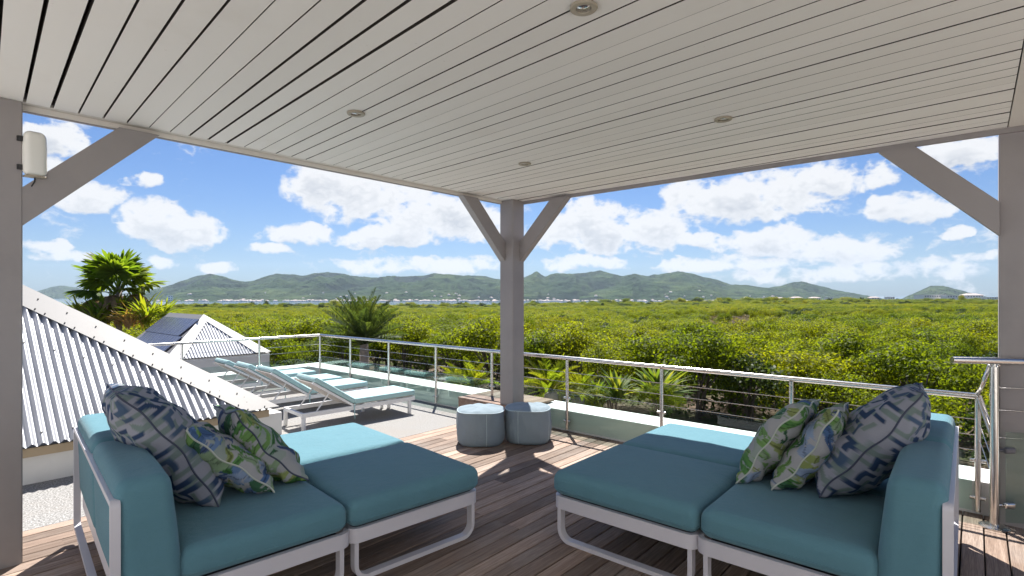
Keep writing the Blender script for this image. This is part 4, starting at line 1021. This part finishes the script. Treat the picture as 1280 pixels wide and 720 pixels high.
while yy < 100:
    xx = .36 * yy
    while xx < .88 * yy:
        x = xx + r6.uniform(-1.2, 1.2); y = yy + r6.uniform(-1.2, 1.2); xx += 3.9
        if dry_zone(x, y): pts.append((x, y))
    yy += 3.9
for x, y in pts:
    front = u_out(x, y) < 13.6
    if dry_zone(x, y): kind = 2
    elif r6.random() < .07: kind = 1
    else: kind = 0
    sc = r6.uniform(.78, 1.30) * (1.12 if front else .98)
    t_ = thing('mangrove_tree', TREE_L[kind], 'tree', (x, y, gz(x, y)), r6.uniform(0, 6.28), ['yellow green mangrove trees', 'dark green trees in the mangroves', 'half bare shrubs in the mangroves'][kind])
    t_.scale = (sc * r6.uniform(.95, 1.25), sc * r6.uniform(.95, 1.25), sc * (.72 if kind == 2 else r6.uniform(.92, 1.06)))
    c = obj('crown', r6.choice([crowns, crowns_dark, crowns_dry][kind]), t_)
    if kind == 0 and len(near_crowns) < 6 and c.data not in [q.data for q in near_crowns]: near_crowns.append(c)
    obj('trunk', r6.choice(trunks), t_)
    if kind == 1 and not any(q.data is c.data for q in near_crowns) and len(near_crowns) < 8: near_crowns.append(c)
rs = np.random.RandomState(77); nu = 26000
yy_ = rs.uniform(12, 30, nu); xx_ = yy_ * rs.uniform(-.95, 1.0, nu); ok = np.array([allowed(a, b_) and u_out(a, b_) > 11.9 for a, b_ in zip(xx_, yy_)]); xx_, yy_ = xx_[ok], yy_[ok]
Pu = np.stack([xx_, yy_, np.array([gz(a, b_) for a, b_ in zip(xx_, yy_)]) + rs.beta(1.3, 1.6, len(xx_)) * 1.15], -1)
nn_ = unit(rs.normal(size=(len(Pu), 3))); Tu = unit(np.cross(nn_, rs.normal(size=(len(Pu), 3)))); v_, f_ = quads(Pu, Tu, np.cross(nn_, Tu), rs.uniform(.14, .3, len(Pu)), rs.uniform(.07, .14, len(Pu)))
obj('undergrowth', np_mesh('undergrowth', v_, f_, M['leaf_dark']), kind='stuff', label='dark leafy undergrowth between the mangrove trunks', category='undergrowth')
# the mangroves beyond: one mass
P_far = []; S_far = []; Rz_ = []
y = 36.0
while y < 1900:
    st_ = max(2.1, y * .0145)
    x = -1.05 * y
    while x < 1.05 * y:
        xq = x + r6.uniform(-.5, .5) * st_; yq = y + r6.uniform(-.5, .5) * st_; x += st_
        z = gz(xq, yq)
        if z < SEA + .4: continue
        if not allowed(xq, yq): continue
        if 46 < yq < 105 and dry_zone(xq, yq) and r6.random() < .9: continue
        s_ = st_ / 2.2 * r6.choice([.7, .85, 1.0, 1.2, 1.5, 1.8]) * r6.uniform(.9, 1.1); sz = min(s_, 1.0 + .35 * (s_ - 1)) * r6.uniform(.85, 1.2)
        und = float(hnoise(np.array([xq / (14 + .05 * y)]), np.array([yq / (14 + .05 * y)]), 8, 3)[0]); sz = min(sz, 1.25) * (.55 + .95 * und) + (.25 if y < 200 else 0)
        if y > 300 and r6.random() < .05: sz *= 1.6
        if y > 700: sz *= 1.25
        sz *= r6.choice([.75, .9, 1.0, 1.0, 1.15, 1.4 if y > 250 else 1.1]); sz = min(max(sz * 1.1, .5), .75 + .55 * und + r6.uniform(0, .2)) if y < 250 else sz; P_far.append((xq, yq, z)); S_far.append((s_, s_, sz)); Rz_.append(r6.uniform(0, 6.28))
    y += st_ * .9
me = bpy.data.meshes.new('mangrove_thicket'); me.from_pydata(P_far, [], [])
at_ = me.attributes.new('sc', 'FLOAT_VECTOR', 'POINT'); at_.data.foreach_set('vector', np.array(S_far, np.float32).ravel())
at_ = me.attributes.new('rz', 'FLOAT', 'POINT'); at_.data.foreach_set('value', np.array(Rz_, np.float32))
th = obj('mangrove_thicket', me, kind='stuff', label='sea of yellow green mangroves stretching to the bay', category='mangroves')
ng = bpy.data.node_groups.new('thicket', 'GeometryNodeTree')
ng.interface.new_socket('Geometry', in_out='INPUT', socket_type='NodeSocketGeometry'); ng.interface.new_socket('Geometry', in_out='OUTPUT', socket_type='NodeSocketGeometry')
gi = ng.nodes.new('NodeGroupInput'); go = ng.nodes.new('NodeGroupOutput')
ip = ng.nodes.new('GeometryNodeInstanceOnPoints'); jn = ng.nodes.new('GeometryNodeJoinGeometry')
for c in near_crowns:
    oi = ng.nodes.new('GeometryNodeObjectInfo'); oi.inputs['Object'].default_value = c; oi.inputs['As Instance'].default_value = True; oi.transform_space = 'ORIGINAL'
    ng.links.new(oi.outputs['Geometry'], jn.inputs[0])
na = ng.nodes.new('GeometryNodeInputNamedAttribute'); na.data_type = 'FLOAT_VECTOR'; na.inputs[0].default_value = 'sc'
nb = ng.nodes.new('GeometryNodeInputNamedAttribute'); nb.data_type = 'FLOAT'; nb.inputs[0].default_value = 'rz'
cx_ = ng.nodes.new('ShaderNodeCombineXYZ'); e2r = ng.nodes.new('FunctionNodeEulerToRotation')
ng.links.new(nb.outputs['Attribute'], cx_.inputs[2]); ng.links.new(cx_.outputs[0], e2r.inputs[0])
ri = ng.nodes.new('FunctionNodeRandomValue'); ri.data_type = 'INT'; ri.inputs[4].default_value = 0; ri.inputs[5].default_value = len(near_crowns) - 1
ng.links.new(gi.outputs[0], ip.inputs['Points']); ng.links.new(jn.outputs[0], ip.inputs['Instance']); ip.inputs['Pick Instance'].default_value = True
ng.links.new(ri.outputs[2], ip.inputs['Instance Index']); ng.links.new(na.outputs['Attribute'], ip.inputs['Scale']); ng.links.new(e2r.outputs[0], ip.inputs['Rotation'])
ng.links.new(ip.outputs[0], go.inputs[0])
md = th.modifiers.new('thicket', 'NODES'); md.node_group = ng

# palms
def blade(n, L, wd, droop, fold=0.0):
    """strip blade along +x rising with the droop bend; returns verts, faces"""
    vs = []; fs = []
    for i in range(n + 1):
        s_ = i / n; x = L * s_ * (1 - .12 * droop * s_); z = -droop * L * .55 * s_ ** 2; w_ = wd * (math.sin(math.pi * min(1, .12 + .88 * (1 - s_))) ** .8 if s_ < 1 else .02)
        vs += [(x, -w_ / 2, z), (x, w_ / 2, z)]
    for i in range(n): fs.append((2 * i, 2 * i + 2, 2 * i + 3, 2 * i + 1))
    return vs, fs
def fan_frond(seed, pet=.62, R_=.62, dead=False):
    r_ = random.Random(seed); b = MB(); b.tube([(0, 0, 0), (pet * .5, 0, .02), (pet, 0, 0)], .012, 5, radii=[.02, .013, .009])
    n = 26
    for k in range(n):
        a = (k / (n - 1) - .5) * R(250); L = R_ * (1 - .22 * abs(k / (n - 1) - .5) * 2) * r_.uniform(.9, 1.08)
        vs, fs = blade(5, L, .095, .35 + .5 * abs(a) / 2 + (.9 if dead else 0) + r_.uniform(-.05, .25))
        Mx = Matrix.Translation((pet, 0, 0)) @ Matrix.Rotation(a, 4, 'Z') @ Matrix.Rotation(r_.uniform(-.5, .5), 4, 'X')
        b.add([Mx @ Vector(v) for v in vs], fs)
    return b.mesh('frond', M['palm_dead'] if dead else M['palm'])
def fan_palm(x, y, zb, ztop, label, size=1.0):
    t_ = thing('fan_palm', label, 'palm', (x, y, zb))
    h = ztop - zb; r_ = random.Random(2)
    MB().tube([(0, 0, -.2), (.03, 0, h * .5), (0, .02, h)], .12, 10, radii=[.15, .12, .11]).build('trunk', M['palm_trunk'], t_, smooth=True)
    ms = [fan_frond(k) for k in range(3)]; dd = [fan_frond(9 + k, dead=True) for k in range(2)]
    for k in range(34):
        q = k / 33; dead = q > .62
        el_ = R(74) - q * R(104) + r_.uniform(-.12, .12); az_ = k * 2.399 + r_.uniform(-.2, .2)
        f = obj('frond', r_.choice(dd if dead else ms), t_, (0, 0, h - .02 - q * .5))
        f.rotation_euler = (r_.uniform(-.4, .4), -el_, az_); s_ = size * r_.uniform(.85, 1.1) * (.92 if dead else 1); f.scale = (s_, s_, s_)
YP = 22.0; xp = YP * (148 - CX) / F
fan_palm(xp, YP, gz(xp, YP), H + (HZ - 358) * YP / F, 'fan palm with a shaggy round crown rising behind the corrugated roof', 1.45)
def feather_frond(seed, L=1.7, droop=.35, mat='date'):
    r_ = random.Random(seed); b = MB(); n = 14; P = []
    for i in range(n + 1):
        s_ = i / n; P.append(Vector((L * s_ * (1 - .15 * droop * s_), 0, -droop * L * .5 * s_ ** 2.2)))
    b.tube(P, .01, 5, radii=[.016 * (1 - .8 * i / n) + .002 for i in range(n + 1)])
    for i in range(2, 46):
        s_ = .14 + .86 * i / 46; k = min(n - 1, int(s_ * n)); p = P[k].lerp(P[k + 1], s_ * n - k) if s_ < 1 else P[-1]
        ll = .34 * math.sin(math.pi * min(.97, .16 + .84 * s_)) ** .7 * L / 1.7
        for sd in (-1, 1):
            vs, fs = blade(2, ll * r_.uniform(.85, 1.1), .026, .25)
            Mx = Matrix.Translation(p) @ Matrix.Rotation(sd * R(r_.uniform(38, 52)), 4, 'Z') @ Matrix.Rotation(-R(r_.uniform(14, 34)), 4, 'Y')
            b.add([Mx @ Vector(v) for v in vs], fs)
    return b.mesh('frond', M[mat])
def feather_palm(x, y, zb, h, L, nf, label, name, mat, el0=84, el1=8, droop=.35, group=None, seed=1):
    t_ = thing(name, label, 'palm', (x, y, zb), 0, group); r_ = random.Random(seed)
    MB().tube([(0, 0, -.2), (.02, 0, h * .6), (0, 0, h)], .12, 9, radii=[.16, .15, .11]).build('trunk', M['palm_trunk'], t_, smooth=True)
    ms = [feather_frond(seed * 7 + k, L, droop * (.7 + .4 * k), mat) for k in range(3)]
    for k in range(nf):
        q = k / max(1, nf - 1); el_ = R(el0 + (el1 - el0) * q) + r_.uniform(-.1, .1)
        f = obj('frond', r_.choice(ms), t_, (0, 0, h)); f.rotation_euler = (r_.uniform(-.5, .5), -el_, k * 2.399 + r_.uniform(-.3, .3)); s_ = r_.uniform(.85, 1.08); f.scale = (s_, s_, s_)
YD = 14.2; xd = YD * (455 - CX) / F
feather_palm(xd, YD, gz(xd, YD), 2.72, 1.5, 50, 'dark green date palm with upright feather fronds beyond the railing corner', 'date_palm', 'date', 88, 5, .32, seed=3)

def leaf_clump(name, px, ybase, Y, h, nb, label, cat, mat, wd=.07, spread=50, group=None, seed=1, droop=.8, zb=None):
    x = Y * (px - CX) / F; zb = gz(x, Y) if zb is None else zb
    t_ = thing(name, label, cat, (x, Y, zb), 0, group); r_ = random.Random(seed)
    ms = []
    for k in range(3):
        vs, fs = blade(6, h, wd * h, droop * (.6 + .35 * k)); b = MB().add(vs, fs); ms.append(b.mesh('leaf', M[mat]))
    for k in range(nb):
        f = obj('leaf', r_.choice(ms), t_, (r_.uniform(-.1, .1), r_.uniform(-.1, .1), r_.uniform(0, .25 * h)))
        f.rotation_euler = (r_.uniform(-.6, .6), -R(r_.uniform(90 - spread, 88)), r_.uniform(0, 6.28)); s_ = r_.uniform(.7, 1.1); f.scale = (s_, s_, s_)
def zat(py, Y): return H + (HZ - py) * Y / F
leaf_clump('rosette_plant', 770, 505, 12.6, .78, 90, 'pale edged rosette plant on the garden bed beyond the railing', 'plant', 'agave', .085, 62, 'pale edged rosette plants', 4, .75, zat(506, 12.6))
leaf_clump('rosette_plant', 822, 505, 12.2, .92, 120, 'larger pale edged rosette plant next to the dark thicket', 'plant', 'agave', .085, 66, 'pale edged rosette plants', 5, .8, zat(506, 12.2))
leaf_clump('rosette_plant', 748, 505, 13.2, .6, 50, 'small pale edged rosette plant beside a taller one', 'plant', 'agave', .085, 62, 'pale edged rosette plants', 6, .75, zat(503, 13.2))
for k, (px, Y, py, L, nf, lb) in enumerate([(688, 11.6, 497, .95, 22, 'lime green feather leaved young palm behind the glass beside the post'), (722, 12.4, 500, .8, 18, 'lime green young palm between the post and the rosette plants'),
                                          (592, 11.4, 492, .75, 18, 'lime green young palm seen left of the corner post'), (572, 12.2, 488, .65, 14, 'small lime green young palm beside another')]):
    x = Y * (px - CX) / F; feather_palm(x, Y, zat(py, Y), .12, L, nf, lb, 'young_palm', 'lime', 80, 12, .6, 'young palms in the garden bed', 30 + k)
r7 = random.Random(12)
for k in range(22):       # low shrubs filling the bed in front of the thicket
    px = r7.uniform(470, 860); Y = r7.uniform(11.2, 14.2); x = Y * (px - CX) / F
    if u_out(x, Y) < 5.2: continue
    dk = r7.random() < .35
    t_ = thing('garden_shrub', 'low dark green shrub in the bed between railing and mangroves' if dk else 'low yellow green shrub in the bed between railing and mangroves', 'shrub', (x, Y, zat(r7.uniform(505, 520), Y) - .25), r7.uniform(0, 6), 'dark low shrubs in the bed' if dk else 'yellow green low shrubs in the bed')
    q = r7.uniform(.3, .48); t_.scale = (q, q, q * .95)
    obj('crown', r7.choice(crowns_dark if dk else crowns), t_); obj('trunk', r7.choice(trunks), t_)
# lime shrubs and yellow leaves below the fan palm
for k, (px, Y, py, h, nb, mt) in enumerate([(102, 21.5, 402, 1.25, 80, 'lime'), (128, 21, 404, 1.35, 80, 'palm'), (160, 20.5, 408, 1.0, 70, 'palm_dead'), (183, 21, 404, 1.3, 90, 'lime'), (203, 22, 399, 1.1, 60, 'lime'), (148, 21.5, 402, 1.35, 90, 'lime'), (118, 20.5, 410, 1.2, 60, 'lime')]):
    leaf_clump('strap_leaf_shrub', px, py, Y, h, nb, ['lime green strap leaved shrub at the foot of the fan palm', 'mid green strap leaved shrub at the foot of the fan palm', 'dry brown strap leaved shrub at the foot of the fan palm'][('lime', 'palm', 'palm_dead').index(mt)], 'shrub', mt, .06, 50,
               {'lime': 'lime strap leaved shrubs', 'palm': 'green strap leaved shrubs', 'palm_dead': 'dry strap leaved shrubs'}[mt], 60 + k, .9, zat(py + 6, Y))

# ---------------------------------------------------------------- haze over the bay
hm, t = new_mat('sea_haze')
t.l.new(t.node('ShaderNodeVolumePrincipled', {'Color': (0.66, 0.82, 1.0, 1), 'Density': 0.000065, 'Anisotropy': 0.2}).outputs[0], t.node('ShaderNodeOutputMaterial').inputs['Volume'])
MB().box((0, 2600, 165), (13000, 6800, 380)).build('haze', hm, kind='stuff')
